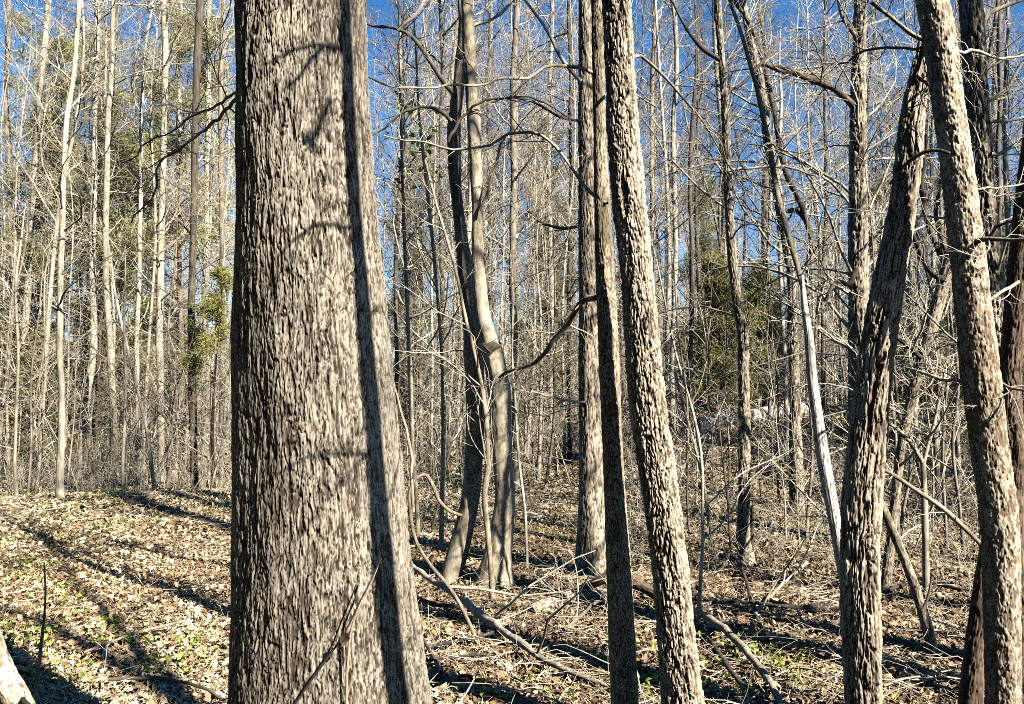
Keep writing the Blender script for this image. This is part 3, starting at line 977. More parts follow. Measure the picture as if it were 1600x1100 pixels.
# barkless leaning trunk
t = Tree("dead_tree", "bleached barkless dead trunk leaning into the furrowed arching trunk", 'dead tree')
t.trunk([(1338, 985, 15), (1326, 930, 18), (1313, 860, 19), (1298, 780, 18), (1287, 720, 18), (1277, 650, 15), (1270, 600, 14), (1263, 520, 12), (1256, 470, 9), (1253, 430, 4)],
        4.9, 'dead', 'deadwood', 80, .01, 0, seed=81, flare=1.05)
t.limb([(1264, 530, 9), (1254, 450, 9), (1236, 385, 9), (1222, 330, 10), (1208, 270, 9), (1198, 210, 8), (1180, 130, 7), (1158, 50, 6), (1140, 0, 6)], (4.9, 5.5), 'grey', 9, 5)
t.limb([(1307, 845, 4), (1318, 900, 4), (1332, 980, 4), (1345, 1060, 5)], (4.8, 4.2), 'deadwood', name='split_strip')
t.done()

p = gp(1243, 690)
t = Tree("forked_tree", "dark forked tree with snaking stems, directly behind the bleached dead trunk")
t.trunk([(1243, 690, 18), (1242, 600, 15), (1238, 520, 13), (1236, 440, 12), (1228, 380, 12), (1214, 300, 12), (1198, 210, 10), (1188, 130, 9), (1172, 60, 8), (1160, 0, 8)], 11.0, 'plated', 'plated', 48, .03, 5, seed=84, scale=1.4, zlim=8)
t.limb([(1290, 440, 9), (1272, 390, 9), (1252, 320, 9), (1228, 270, 9), (1212, 190, 8), (1196, 110, 8), (1178, 50, 7), (1140, -10, 6)], 10.8, 'dark', 10, 6, L=(1.1, .6))
t.limb([(1200, 102, 8), (1240, 112, 8), (1290, 130, 9), (1328, 160, 9)], 10.6, 'dark', 8, 6, L=(1.0, .6))
t.limb([(1225, 330, 7), (1245, 330, 8), (1262, 350, 8), (1262, 420, 8), (1260, 470, 9)], 10.9, 'dark', 5, 5, L=(1.0, .6))
t.twigs(*t.paths[0], 26, 7, .4, .85, (1.8, 1.0), n3=4)
t.top(0, 12, .6, (2.2, 1.2), 7, 5)
t.done()

t = Tree("big_limbed_tree", "grey tree with a big side limb near its top, before the arching trunk")
t.trunk([(1345, 760, 30), (1342, 600, 28), (1341, 440, 26), (1341, 330, 24), (1341, 230, 23), (1341, 150, 21), (1343, 60, 19), (1344, 0, 18)], 9.4, 'plated', 'plated', 72, .024, 6, seed=88, scale=1.5, zlim=7.5)
t.limb([(1333, 165, 11), (1316, 148, 10), (1295, 135, 9), (1262, 122, 8), (1230, 115, 7), (1195, 100, 6)], 9.2, 'dark', 9, 6, L=(1.0, .6))
t.limb([(1338, 420, 9), (1326, 445, 9), (1312, 440, 7), (1290, 470, 6)], 9.2, 'dark', 4, 5, L=(.8, .5))
t.limb([(1336, 55, 7), (1318, 30, 6), (1310, 0, 5)], 9.3, 'grey', 5, 5, L=(.9, .5))
t.twigs(*t.paths[0], 28, 7, .28, .8, (2.0, 1.2), n3=4)
t.top(0, 14, .5, (2.4, 1.2), 7, 5)
t.done()

# dark tangle between arching and blotchy trunk
t = Tree("crooked_tree", "crooked broken tree with pale torn wood, between the arching trunk and the blotchy one")
t.trunk([(1408, 700, 12), (1425, 620, 13), (1440, 560, 15), (1458, 500, 17), (1475, 440, 18), (1488, 390, 16), (1500, 340, 11)], 7.2, 'mossy', 'mossy', 64, .018, 2.5, seed=91, scale=1.6)
t.limb([(1475, 438, 12), (1455, 425, 9), (1438, 395, 8), (1424, 360, 6)], 7.1, 'deadwood', 4, 4)
t.limb([(1470, 400, 9), (1450, 350, 8), (1440, 290, 7), (1448, 230, 6), (1442, 170, 5)], 7.3, 'dark', 7, 5)
t.limb([(1480, 400, 8), (1462, 330, 7), (1470, 280, 6), (1482, 230, 5)], 7.4, 'dark', 6, 5)
t.limb([(1440, 560, 9), (1418, 540, 7), (1395, 520, 6)], 7.0, 'deadwood', 5, 4)
t.limb([(1436, 575, 7), (1465, 545, 5), (1500, 535, 4)], 7.0, 'deadwood', 5, 4)
t.twigs(*t.paths[0], 24, 6, .05, .8, (1.2, .7), n3=3)
t.done('twig_pale')

t = Tree("dark_sapling", "thin dark crooked sapling behind the crooked broken tree", 'sapling')
p = gp(1466, 822)
t.trunk([(1466, 822, 9), (1464, 740, 8), (1462, 660, 8), (1468, 600, 8), (1462, 520, 7), (1472, 440, 6)], p[1], 'mossy', 'mossy', 24, .04, 2.5, seed=93)
t.twigs(*t.paths[0], 12, 5, .2, .95, (1.1, .6))
t.done()

# sapling and sticks low between arching and blotchy trunk
p = gp(1447, 932)
t = Tree("forked_sapling", "thin pale forked sapling between arching trunk and blotchy trunk", 'sapling')
t.trunk([(1448, 934, 9), (1446, 850, 8), (1444, 770, 8), (1442, 720, 8)], p[1], 'smooth', 'smooth', 24, .03, 0, seed=95)
t.limb([(1442, 724, 8), (1425, 695, 7), (1400, 670, 6), (1378, 655, 5)], p[1], 'grey', 4, 4)
t.limb([(1442, 724, 7), (1452, 690, 6), (1462, 650, 5), (1474, 600, 5), (1480, 560, 4)], p[1], 'twig_pale', 5, 4)
t.done('twig_pale')
p = gp(1443, 972)
t = Tree("dead_pole", "dark dead pole leaning from the ground against the furrowed arching trunk", 'dead stem')
t.trunk([(1447, 974, 15), (1432, 925, 14), (1415, 878, 13), (1395, 830, 13), (1375, 785, 13), (1358, 750, 12)], 5.2, 'mossy', 'mossy', 40, .015, 0, seed=97, flare=1.1)
t.limb([(1440, 955, 5), (1452, 925, 4), (1456, 900, 3)], 5.1, 'dark', name='limb')
t.done()
t = Tree("leaning_pole", "thin pale pole slanting down to the blotchy trunk above the dead pole", 'dead stem')
t.trunk([(1540, 858, 8), (1510, 828, 8), (1470, 792, 8), (1430, 765, 7), (1395, 742, 7), (1368, 727, 6)], 4.3, 'smooth', 'smooth', 24, .02, 0, seed=98, sink=-9)
t.twigs(*t.paths[0], 4, 3, .2, .9, (.3, .2))
t.done('twig_pale')

# corner stem
t = Tree("mottled_stem", "short mottled white stem leaning out of the lowest picture corner on the leafy mound", 'stem')
t.trunk([(42, 1130, 36), (24, 1090, 34), (6, 1055, 30), (-10, 1015, 28), (-26, 960, 28), (-40, 880, 30), (-60, 780, 28)], 3.4, 'flaky', 'flaky', 64, .012, 3.5, seed=101, flare=1.0)
t.limb([(36, 1092, 8), (55, 1110, 7), (70, 1130, 6)], 3.35, 'reddish', name='limb')
t.done()
t = Tree("thin_shoot", "thin pale upright shoot beside the mottled white corner stem", 'shoot')
t.trunk([(55, 1112, 7), (58, 1060, 6), (64, 1010, 6), (68, 975, 5), (71, 930, 4), (69, 880, 3)], 3.9, 'smooth', 'smooth', 16, .02, 0, seed=103)
t.limb([(60, 1048, 3), (45, 1043, 3), (25, 1040, 2)], 3.9, 'twig_pale')
t.twigs(*t.paths[0], 5, 3, .5, .95, (.15, .1))
t.done('twig_pale')

# slim stems in front of the twin stemmed tree
t = Tree("white_sapling", "thin white sapling crossing in front of the pale smooth twin stem", 'sapling')
t.trunk([(770, 948, 9), (768, 900, 9), (762, 830, 9), (757, 780, 9), (762, 720, 8), (760, 660, 8), (752, 600, 7), (740, 545, 6), (728, 500, 6), (716, 440, 5), (700, 380, 5), (682, 320, 4), (664, 250, 4)],
        6.3, 'smooth', 'smooth', 24, .03, 0, seed=105, scale=.8)
t.twigs(*t.paths[0], 16, 5, .25, .98, (.8, .4))
t.done('twig_pale')
t = Tree("curved_vine", "curved brown woody vine looping up from the ground close to the thick oak", 'vine')
t.trunk([(700, 915, 7), (672, 882, 7), (650, 845, 7), (641, 800, 7), (641, 765, 6), (650, 748, 6), (664, 742, 6), (676, 758, 6), (686, 782, 5), (702, 798, 5), (722, 806, 4)], 5.2, 'smooth', 'vine', 20, .015, 0, seed=107, sink=.1)
t.limb([(643, 770, 5), (648, 735, 4), (660, 715, 4), (678, 698, 3)], 5.2, 'dark')
t.limb([(646, 800, 5), (642, 720, 5), (632, 660, 4), (612, 590, 3)], 5.2, 'vine')
t.done()
t = Tree("twig_sapling", "very thin upright sapling carrying a few dead brown leaves behind the thick oak", 'sapling')
p = gp(655, 800)
t.trunk([(652, 800, 6), (645, 700, 6), (640, 560, 6), (634, 420, 6), (629, 290, 5), (626, 150, 4), (624, 20, 4)], 9.5, 'smooth', 'smooth', 16, .06, 2, seed=109)
t.twigs(*t.paths[0], 26, 6, .25, .98, (1.4, .8))
mb = MB()
c = at(625, 268, 9.4)
leaf_patch(mb, c + rng.normal(0, 1, (9, 3)) * np.array([.03, .03, .08]), rng.uniform(.08, .13, 9), rng, 1.3, rng.uniform(.2, .4, 9))
mb.obj("foliage", M['litter'], t.root)
t.done('twig')
t = Tree("holly_sapling", "thin sapling with sparse small green leaves between the thick oak and the bowed dark stem", 'sapling')
p = gp(690, 820)
t.trunk([(690, 820, 6), (692, 700, 6), (690, 560, 5), (680, 420, 5), (668, 300, 5), (655, 180, 4), (650, 90, 3)], 8.6, 'smooth', 'smooth', 16, .06, 1, seed=111)
t.twigs(*t.paths[0], 18, 5, .3, .98, (1.0, .6))
mb = MB()
pp = np.array([at(x + rng.normal(0, 14), y + rng.normal(0, 12), 8.6 + rng.normal(0, .2)) for x, y in
               [(640, 165)] * 8 + [(655, 190)] * 6 + [(662, 232)] * 10 + [(610, 215)] * 8 + [(668, 215)] * 4 + [(682, 288)] * 4 + [(648, 258)] * 4])
leaf_patch(mb, pp, rng.uniform(.06, .10, len(pp)), rng, 1.0, rng.uniform(.4, 1, len(pp)))
mb.obj("foliage", M['holly'], t.root)
t.done('twig')

# twig's shadow on the oak, modelled as a thin near-black twig
t = Tree("shadow_twig", "thin near-black twig standing for a twig shadow on the oak foot, with one withered leaf", 'twig')
t.trunk([(455, 1110, 3.5), (480, 1072, 3.5), (510, 1030, 3.5), (535, 995, 3), (560, 945, 2.6), (580, 905, 2.2), (596, 872, 1.5)], 2.24, 'reddish', 'twig_shade', 12, .01, 0, seed=113, sink=.05)
mb = MB()
leaf_patch(mb, np.array([at(538, 1008, 2.22), at(541, 1000, 2.22), at(534, 1002, 2.23)]), np.array([.04, .035, .03]), rng, 1.2, np.array([.02, .05, .0]))
mb.obj("foliage", M['litter'], t.root)
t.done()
t = Tree("yellow_shoot", "thin yellow green shoot rising against the foot of the thick oak", 'shoot')
t.trunk([(541, 1110, 4), (543, 1040, 4), (549, 985, 4), (562, 945, 3), (578, 915, 3), (592, 880, 2)], 2.26, 'smooth', 'vine', 10, .02, 0, seed=115, sink=.05)
t.done()

def oak_point(px, py):
    """point of the oak's bark seen at this pixel"""
    o_, d_ = np.array([0, 0, EYE]), norm(at(px, py, 1.0) - np.array([0, 0, EYE]))
    q = at(px, py, YO)
    cx = at(np.interp(py, [0, 180, 300, 500, 700, 900, 1000, 1100], [470, 475, 479, 487, 496, 504, 508, 513]), py, YO)[0]
    rr_ = np.interp(py, [0, 500, 900, 1100], [103, 115, 136, 154]) * YO / F_PX
    a_ = d_[0] ** 2 + d_[1] ** 2
    b_ = -2 * (d_[0] * cx + d_[1] * YO)
    c_ = cx ** 2 + YO ** 2 - rr_ ** 2
    k_ = (-b_ - math.sqrt(max(b_ * b_ - 4 * a_ * c_, 0))) / (2 * a_)
    return o_ + d_ * k_

# the tree just outside the picture whose shadow is the stripe on the oak
t = Tree("shade_sapling", "slender sapling standing beside the camera that shades a stripe of the thick oak", 'sapling')
sx, sy = sun_dir.x, sun_dir.y
hh = math.hypot(sx, sy); sx /= hh; sy /= hh
TS = 1.9
tan_el = sun_dir.z / hh
W = []
for z in np.linspace(-.2, 6.2, 14):
    # stripe position on the bark, from the photograph
    zs_ = z - TS * tan_el
    pyz = np.interp(zs_, [-1.2, .45, 1.6, 2.75, 4.2], [1700, 1100, 640, 80, -620])
    pxs = np.interp(pyz, [-620, 0, 250, 500, 700, 900, 1000, 1100, 1700], [512, 538, 549, 564, 584, 606, 623, 638, 730])
    q = oak_point(pxs, pyz)
    W.append([q[0] + sx * TS, q[1] + sy * TS, z, .047 - .003 * z])
W = np.array(W)
t.root = empty(t.name, (W[0, 0], W[0, 1], float(H(W[0, 0], W[0, 1]))))
props(t.root, *t.meta)
mb = MB()
P, r = trunk_mesh(mb, W, 'smooth', 32, .03, 117, 1.1)
mb.obj("trunk", M['smooth'], t.root)
k = np.linspace(0, len(P) - 1, 40).astype(int)
t.paths.append((P[k], r[k]))
t.twigs(P[k], r[k], 9, 3, .3, .8, (.55, .3), rr=.012, up=-.02)

SV = np.array(sun_dir)
for pts_, ts_ in (([(537, 82, 9), (515, 76, 8), (490, 78, 7), (460, 86, 6), (430, 102, 5), (408, 116, 4)], (2.4, 1.9)),
                  ([(500, 82, 8), (478, 105, 7), (462, 130, 6), (440, 150, 5)], (2.2, 1.85)),
                  ([(553, 362, 7), (530, 356, 7), (498, 354, 6), (470, 370, 5), (440, 396, 4), (428, 410, 3)], (2.4, 1.85)),
                  ([(580, 714, 6), (545, 712, 5), (510, 711, 5), (480, 716, 4.5), (455, 728, 4), (425, 742, 3)], (2.4, 1.75)),
                  ([(515, 160, 8), (500, 190, 8), (490, 215, 7)], (2.35, 2.2))):
    Wl = np.array([[*(oak_point(a, b_) + SV * (ts_[0] + (ts_[1] - ts_[0]) * i / (len(pts_) - 1))), w_ * .5 * 2.75 / F_PX] for i, (a, b_, w_) in enumerate(pts_)])
    Cl = catmull(Wl, 24)
    mb = MB(); mb.tubes(Cl[:, :3], Cl[:, 3], 6); mb.obj('limb', M['grey'], t.root)
    kk = np.linspace(0, 23, 8).astype(int)
    t.twigs(Cl[kk, :3], Cl[kk, 3], 5, 3, .2, 1, (.22, .12), rr=.012)
mb = MB()
pp = np.array([oak_point(485 + rng.normal(0, 6), 232 + rng.normal(0, 10)) + SV * rng.uniform(2.0, 2.2) for _ in range(13)])
leaf_patch(mb, pp, rng.uniform(.035, .06, len(pp)), rng, 1.2, rng.uniform(.2, .5, len(pp)))
mb.obj('foliage', M['litter'], t.root)
t.done()

# ================================================================== STICKS AND LOGS ON THE GROUND
lie([(634, 876), (668, 902), (700, 922), (745, 955), (800, 995), (850, 1030), (905, 1055), (955, 1072)], [6, 7, 8, 10, 10, 9, 8, 6], "fallen_branch",
    "long pale fallen branch slanting over the leaves from the thick oak", "branch", 'pale', lift=[.26, .22, .18, .13, .10, .09, .08, .06], twigs=4)
lie([(1085, 955), (1120, 975), (1150, 1000), (1180, 1035), (1205, 1070), (1222, 1105)], [9, 10, 11, 11, 11, 10], "fallen_branch",
    "curved brown fallen branch on the leaves beside the plated leaning trunk", "branch", 'vine', lift=[.14, .14, .12, .10, .08, .06])
lie([(1085, 965), (1110, 1000), (1140, 1045), (1165, 1075), (1200, 1098)], [7, 8, 8, 8, 7], "fallen_branch",
    "thin white fallen branch under the curved brown fallen branch", "branch", 'deadwood', lift=.07)
lie([(905, 925), (935, 908), (960, 898), (1000, 915), (1040, 940), (1085, 965)], [9, 12, 14, 14, 12, 9], "fallen_branch",
    "thick reddish bent branch on the ground behind the dark mossy stem", "branch", 'reddish', lift=[.02, .14, .22, .16, .08, .02], style='reddish')
lie([(828, 965), (870, 948), (905, 940), (940, 938)], [20, 22, 22, 18], "fallen_log",
    "short dark rotten log in the leaves in front of the ridged trunk", "log", 'mossy', style='reddish')
lie([(205, 790), (250, 800), (310, 818), (372, 838)], [13, 13, 12, 11], "fallen_log",  # dark log shape laid where a tree's shadow streak crosses the ground
    "dark log shape along a tree shadow streak on the crest of the leafy mound", "log", 'dark', style='reddish')
lie([(1090, 672), (1160, 662), (1230, 652), (1262, 648)], [18, 22, 24, 22], "fallen_log",
    "big pale bleached fallen log on the slope behind the slim kinked tree", "log", 'deadwood', style='dead', lift=.12)
lie([(1370, 1010), (1420, 1022), (1480, 1032), (1530, 1036)], [20, 22, 22, 18], "fallen_log",
    "dark rotten log in the leaves between arching trunk and blotchy trunk", "log", 'reddish', style='reddish')
lie([(1230, 1000), (1290, 985), (1330, 975)], [12, 14, 12], "fallen_log",
    "dark thin fallen log close to the foot of the arching trunk", "log", 'dark', style='reddish')
for i, (pp, w, lb) in enumerate([
    ([(880, 985), (910, 960), (935, 940), (985, 962)], 5, "thin grey crooked stick on the ground before the ridged trunk"),
    ([(1090, 945), (1150, 940), (1225, 948), (1310, 950)], 5, "long straight white stick on the ground behind the plated leaning trunk"),
    ([(1140, 850), (1165, 905), (1180, 960), (1200, 1000)], 5, "thin white stick slanting across the twigs below the slim kinked tree"),
    ([(1180, 960), (1215, 920), (1260, 880)], 5, "grey branching stick on the slope next to the slim kinked tree"),
    ([(1195, 935), (1240, 948), (1300, 945)], 6, "short pale branching stick near the foot of the bleached dead trunk"),
    ([(670, 1010), (720, 1000), (790, 985)], 5, "short pale stick beside the oak foot, under the long fallen branch"),
    ([(655, 1035), (700, 1028), (760, 1022)], 4, "thin pale stick on leaves next to the oak foot"),
    ([(640, 960), (665, 1005), (690, 1050)], 5, "thin dark stick leaning at the oak foot"),
    ([(170, 1062), (250, 1060), (320, 1075), (350, 1095)], 5, "curved black stick on the sunlit leaves of the mound"),
    ([(130, 1020), (210, 990), (290, 970)], 4, "faint grey stick on the sunlit leaves of the mound"),
    ([(20, 730), (60, 728), (90, 745), (130, 800)], 5, "arched pale stick on the crest beyond the leafy mound"),
    ([(1380, 925), (1440, 910), (1520, 925)], 5, "pale stick on the ground behind the dark dead pole"),
    ([(640, 900), (690, 945), (740, 948), (790, 945)], 6, "pale forked stick on the ground before the pale twin stems")]):
    lie(pp, w, "fallen_stick", lb, "stick", 'twig_dark' if 'black' in lb or 'dark stick' in lb else ('grey' if 'grey' in lb else 'deadwood'), group="sticks on the leaf litter", lift=.07, twigs=5 if 'branching' in lb or 'crooked' in lb else 0)

# ================================================================== MID TREES TRACED ONE BY ONE
MIDS = [
 # pts (foot first), depth, bark, twig, label
 ([(304, 712, 12), (300, 600, 12), (298, 520, 11), (301, 400, 10), (306, 200, 11), (312, 0, 11)], 15.5, 'dark', 'twig_dark', "straight black-barked slender tree in front of the pale trunks past the oak", 2),
 ([(150, 640, 9), (156, 500, 9), (163, 400, 9), (168, 250, 9), (175, 120, 9), (180, 0, 8)], 19, 'dark', 'twig_dark', "dark slender tree rising straight over the leafy mound", 2),
 ([(94, 782, 11), (95, 650, 10), (95, 550, 9), (95, 420, 9), (98, 300, 8), (104, 200, 8), (115, 120, 7), (124, 0, 7)], None, 'pale', 'twig', "pale tree with its bright foot on the mound crest and an upper bend", 1),
 ([(34, 700, 11), (38, 550, 10), (45, 430, 10), (55, 260, 9), (64, 130, 9), (74, 0, 8)], 19, 'pale', 'twig', "pale tree tilting slightly, standing beyond the pale tree on the mound crest", 1),
 ([(63, 715, 12), (64, 550, 11), (61, 350, 10), (66, 170, 9), (76, 0, 8)], 21, 'pale', 'twig', "upright pale tree close behind the tilting pale tree past the mound", 1),
 ([(126, 715, 9), (136, 620, 10), (147, 540, 10), (144, 420, 10), (147, 300, 9), (149, 180, 8), (152, 0, 7)], 18, 'pale', 'twig', "pale bent tree with its lower half leaning, behind the mound crest", 1),
 ([(181, 740, 10), (173, 560, 10), (166, 450, 9), (165, 330, 9), (170, 180, 8), (176, 20, 7)], 17, 'pale', 'twig', "pale tree curving away above the mound, beside the dark slender tree", 1),
 ([(252, 725, 11), (250, 450, 11), (254, 300, 10), (258, 150, 9), (257, 0, 9)], 18, 'pale', 'twig', "very straight pale tree between the dark slender tree and black-barked slender tree", 1),
 ([(13, 720, 8), (12, 430, 9), (16, 300, 8), (11, 190, 8), (14, 0, 7)], 20, 'grey', 'twig', "grey tree at the picture border past the leafy mound", 1),
 ([(318, 720, 9), (320, 500, 10), (325, 250, 9), (326, 100, 9), (328, -20, 8)], 20, 'pale', 'twig', "pale trunk directly behind the straight black-barked slender tree", 1),
 ([(128, 700, 7), (140, 450, 7), (155, 250, 7), (156, 0, 7)], 22, 'grey', 'twig', "thin grey tree touching the dark slender tree above the mound", 1),
 ([(345, 735, 8), (348, 500, 8), (345, 250, 8), (348, 20, 7)], 19, 'grey', 'twig', "grey slender tree nearest to the shaded edge of the thick oak", 1),
 ([(217, 720, 6), (214, 560, 7), (218, 400, 6), (222, 200, 6)], 18, 'pale', 'twig', "thin pale pole behind the slanting white sapling", 1),
 ([(280, 730, 6), (276, 560, 6), (282, 380, 6), (280, 150, 6)], 20, 'pale', 'twig', "thin pale pole beside the straight black-barked slender tree", 1),
 ([(806, 722, 11), (806, 600, 11), (800, 430, 11), (803, 300, 11), (802, 150, 10), (806, 0, 9)], 13.5, 'grey', 'twig', "upright grey tree just behind the pale smooth twin stem", 1),
 ([(728, 705, 10), (727, 600, 10), (730, 450, 9), (735, 300, 9), (738, 100, 8)], 16, 'pale', 'twig', "pale upright tree half hidden by the bowed dark twin stem", 1),
 ([(768, 690, 8), (766, 400, 8), (764, 200, 7), (766, 20, 7)], 19, 'grey', 'twig', "thin grey tree seen between the two twin stems", 1),
 ([(700, 690, 7), (692, 500, 7), (688, 300, 6), (690, 80, 6)], 17, 'dark', 'twig_dark', "thin dark tree close to the bowed dark twin stem", 1),
 ([(890, 690, 7), (888, 500, 7), (892, 300, 7), (890, 80, 6)], 17, 'dark', 'twig_dark', "thin dark tree close to the straight dark ridged trunk", 1),
 ([(860, 690, 7), (862, 500, 7), (858, 300, 7), (862, 50, 6)], 20, 'pale', 'twig', "thin pale tree midway between twin-stemmed tree and dark ridged trunk", 1),
 ([(1052, 700, 8), (1050, 560, 8), (1055, 400, 8), (1052, 250, 8), (1055, 50, 7)], 17, 'pale', 'twig', "pale pole tree nearest to the plated leaning trunk on its sunny side", 1),
 ([(1078, 750, 6), (1075, 600, 7), (1082, 450, 7), (1078, 300, 6), (1086, 150, 6)], 15, 'dark', 'twig_dark', "thin dark tree between plated leaning trunk and slim kinked tree", 1),
 ([(1019, 690, 6), (1020, 500, 7), (1018, 250, 7), (1022, 20, 6)], 19, 'grey', 'twig', "thin grey tree emerging beside the upper plated leaning trunk", 1),
 ([(1230, 715, 7), (1227, 600, 7), (1221, 470, 7), (1216, 330, 6), (1220, 150, 5)], 13, 'pale', 'twig', "slim pale tree just beside the dark forked tree", 1),
 ([(1290, 690, 7), (1285, 560, 7), (1288, 400, 7), (1292, 250, 6)], 15, 'grey', 'twig', "grey slim tree close to the big side limb tree", 1),
 ([(1200, 700, 5), (1204, 560, 5), (1200, 420, 5), (1206, 260, 5)], 15, 'grey', 'twig', "thin grey sapling between slim kinked tree and dark forked tree", 1),
 ([(1430, 620, 6), (1434, 480, 6), (1432, 330, 6), (1436, 150, 5)], 13, 'grey', 'twig', "thin grey tree right behind the furrowed arching trunk's upper half".replace('right ', ''), 1),
 ([(1562, 620, 8), (1562, 450, 8), (1560, 300, 7), (1562, 100, 7), (1560, 0, 6)], 10, 'dark', 'twig_dark', "slim dark tree beside the tall ridged pale trunk", 1),
 ([(1578, 640, 7), (1574, 400, 7), (1570, 200, 6), (1574, 30, 6)], 12, 'grey', 'twig', "slim grey tree between the tall ridged trunk and the dark reddish trunk", 1),
 ([(243, 788, 6), (238, 730, 6), (225, 650, 6), (208, 585, 5), (193, 520, 5), (178, 450, 4)], 13.2, 'pale', 'twig_pale', "slanting thin white sapling rooted on the mound crest", 1),
 ([(193, 792, 5), (193, 700, 5), (196, 600, 4), (194, 500, 4)], 12.6, 'pale', 'twig_pale', "upright thin pale sapling on the mound crest", 1),
 ([(25, 782, 5), (24, 700, 5), (28, 560, 4), (26, 420, 4)], 13, 'pale', 'twig_pale', "thin pale sapling on the mound nearest the picture border", 1),
 ([(824, 890, 4), (822, 800, 5), (812, 720, 4), (806, 640, 4), (800, 560, 3)], 7.6, 'pale', 'twig_pale', "thin pale whip rising past the foot of the pale smooth twin stem", 1),
 ([(1094, 1010, 6), (1093, 900, 6), (1096, 820, 5), (1095, 700, 5), (1075, 620, 4), (1060, 575, 4)], 5.6, 'pale', 'twig_pale', "thin pale whip next to the plated leaning trunk, bending over at the top", 1),
 ([(1108, 830, 5), (1100, 760, 5), (1085, 690, 5), (1066, 620, 5), (1060, 575, 4), (1075, 575, 4), (1110, 585, 3)], 9, 'pale', 'twig_pale', "bowed pale sapling with a hooked top behind the plated leaning trunk", 1),
 ([(1145, 900, 5), (1142, 850, 5), (1140, 790, 4)], 8.0, 'dark', 'twig_dark', "short dark dead stem beside the foot of the slim kinked tree", 1),
 ([(1262, 810, 5), (1270, 720, 5), (1268, 620, 5), (1276, 520, 4)], 9.5, 'grey', 'twig_pale', "thin grey sapling standing behind the bleached dead trunk's lower half", 1),
 ([(1410, 800, 5), (1424, 720, 5), (1405, 640, 5), (1398, 560, 4)], 9.0, 'grey', 'twig_pale', "thin crooked grey sapling against the sunny edge of the arching trunk", 1),
 ([(1500, 800, 5), (1490, 700, 5), (1498, 600, 5), (1485, 480, 4)], 8.6, 'grey', 'twig_pale', "thin grey sapling just before reaching the blotchy flaky trunk", 1),
]
for pts, Yd, bk, tw, lb, kind in MIDS:
    if Yd is None:
        Yd = gp(pts[0][0], pts[0][1])[1]
    big = pts[0][2] * Yd / F_PX > 0.085
    t = Tree("bare_tree" if big else "sapling", lb, 'tree' if big else 'sapling')
    W, gz = spine(pts, Yd, 6.0 if big else 1.2, sink=.15)
    t.root = empty(t.name, (W[0, 0], W[0, 1], gz))
    props(t.root, *t.meta)
    C = catmull(W, max(24, int(plen(W) / .18)))
    C[:, 0] += .018 * vnoise(C[:, 2] * 1.6, C[:, 0] * 0 + Yd, C[:, 0] * 0, 5)
    hh = np.maximum(C[:, 2] - gz, 0)
    C[:, 3] *= 1 + .35 * np.exp(-hh / .18) + .08 * vnoise(C[:, 2] * 4, C[:, 0] * 0 + Yd, C[:, 0] * 0, 6)
    mb = MB(); mb.tubes(C[:, :3], np.maximum(C[:, 3], .003), 12 if big else 8)
    mb.obj("trunk" if big else "stem", M[bk], t.root)
    k = np.linspace(0, len(C) - 1, 24).astype(int)
    if big:
        t.twigs(C[k, :3], C[k, 3], 20, 6, .22, .75, (1.5, 1.1), n3=4, wob=.13)
        t.twigs(C[k, :3], C[k, 3], 16, 7, .6, .98, (2.0, 1.0), n3=5, up=.05)
    else:
        t.twigs(C[k, :3], C[k, 3], 12, 5, .2, .97, (.9, .4), n3=2)
    t.done(tw)

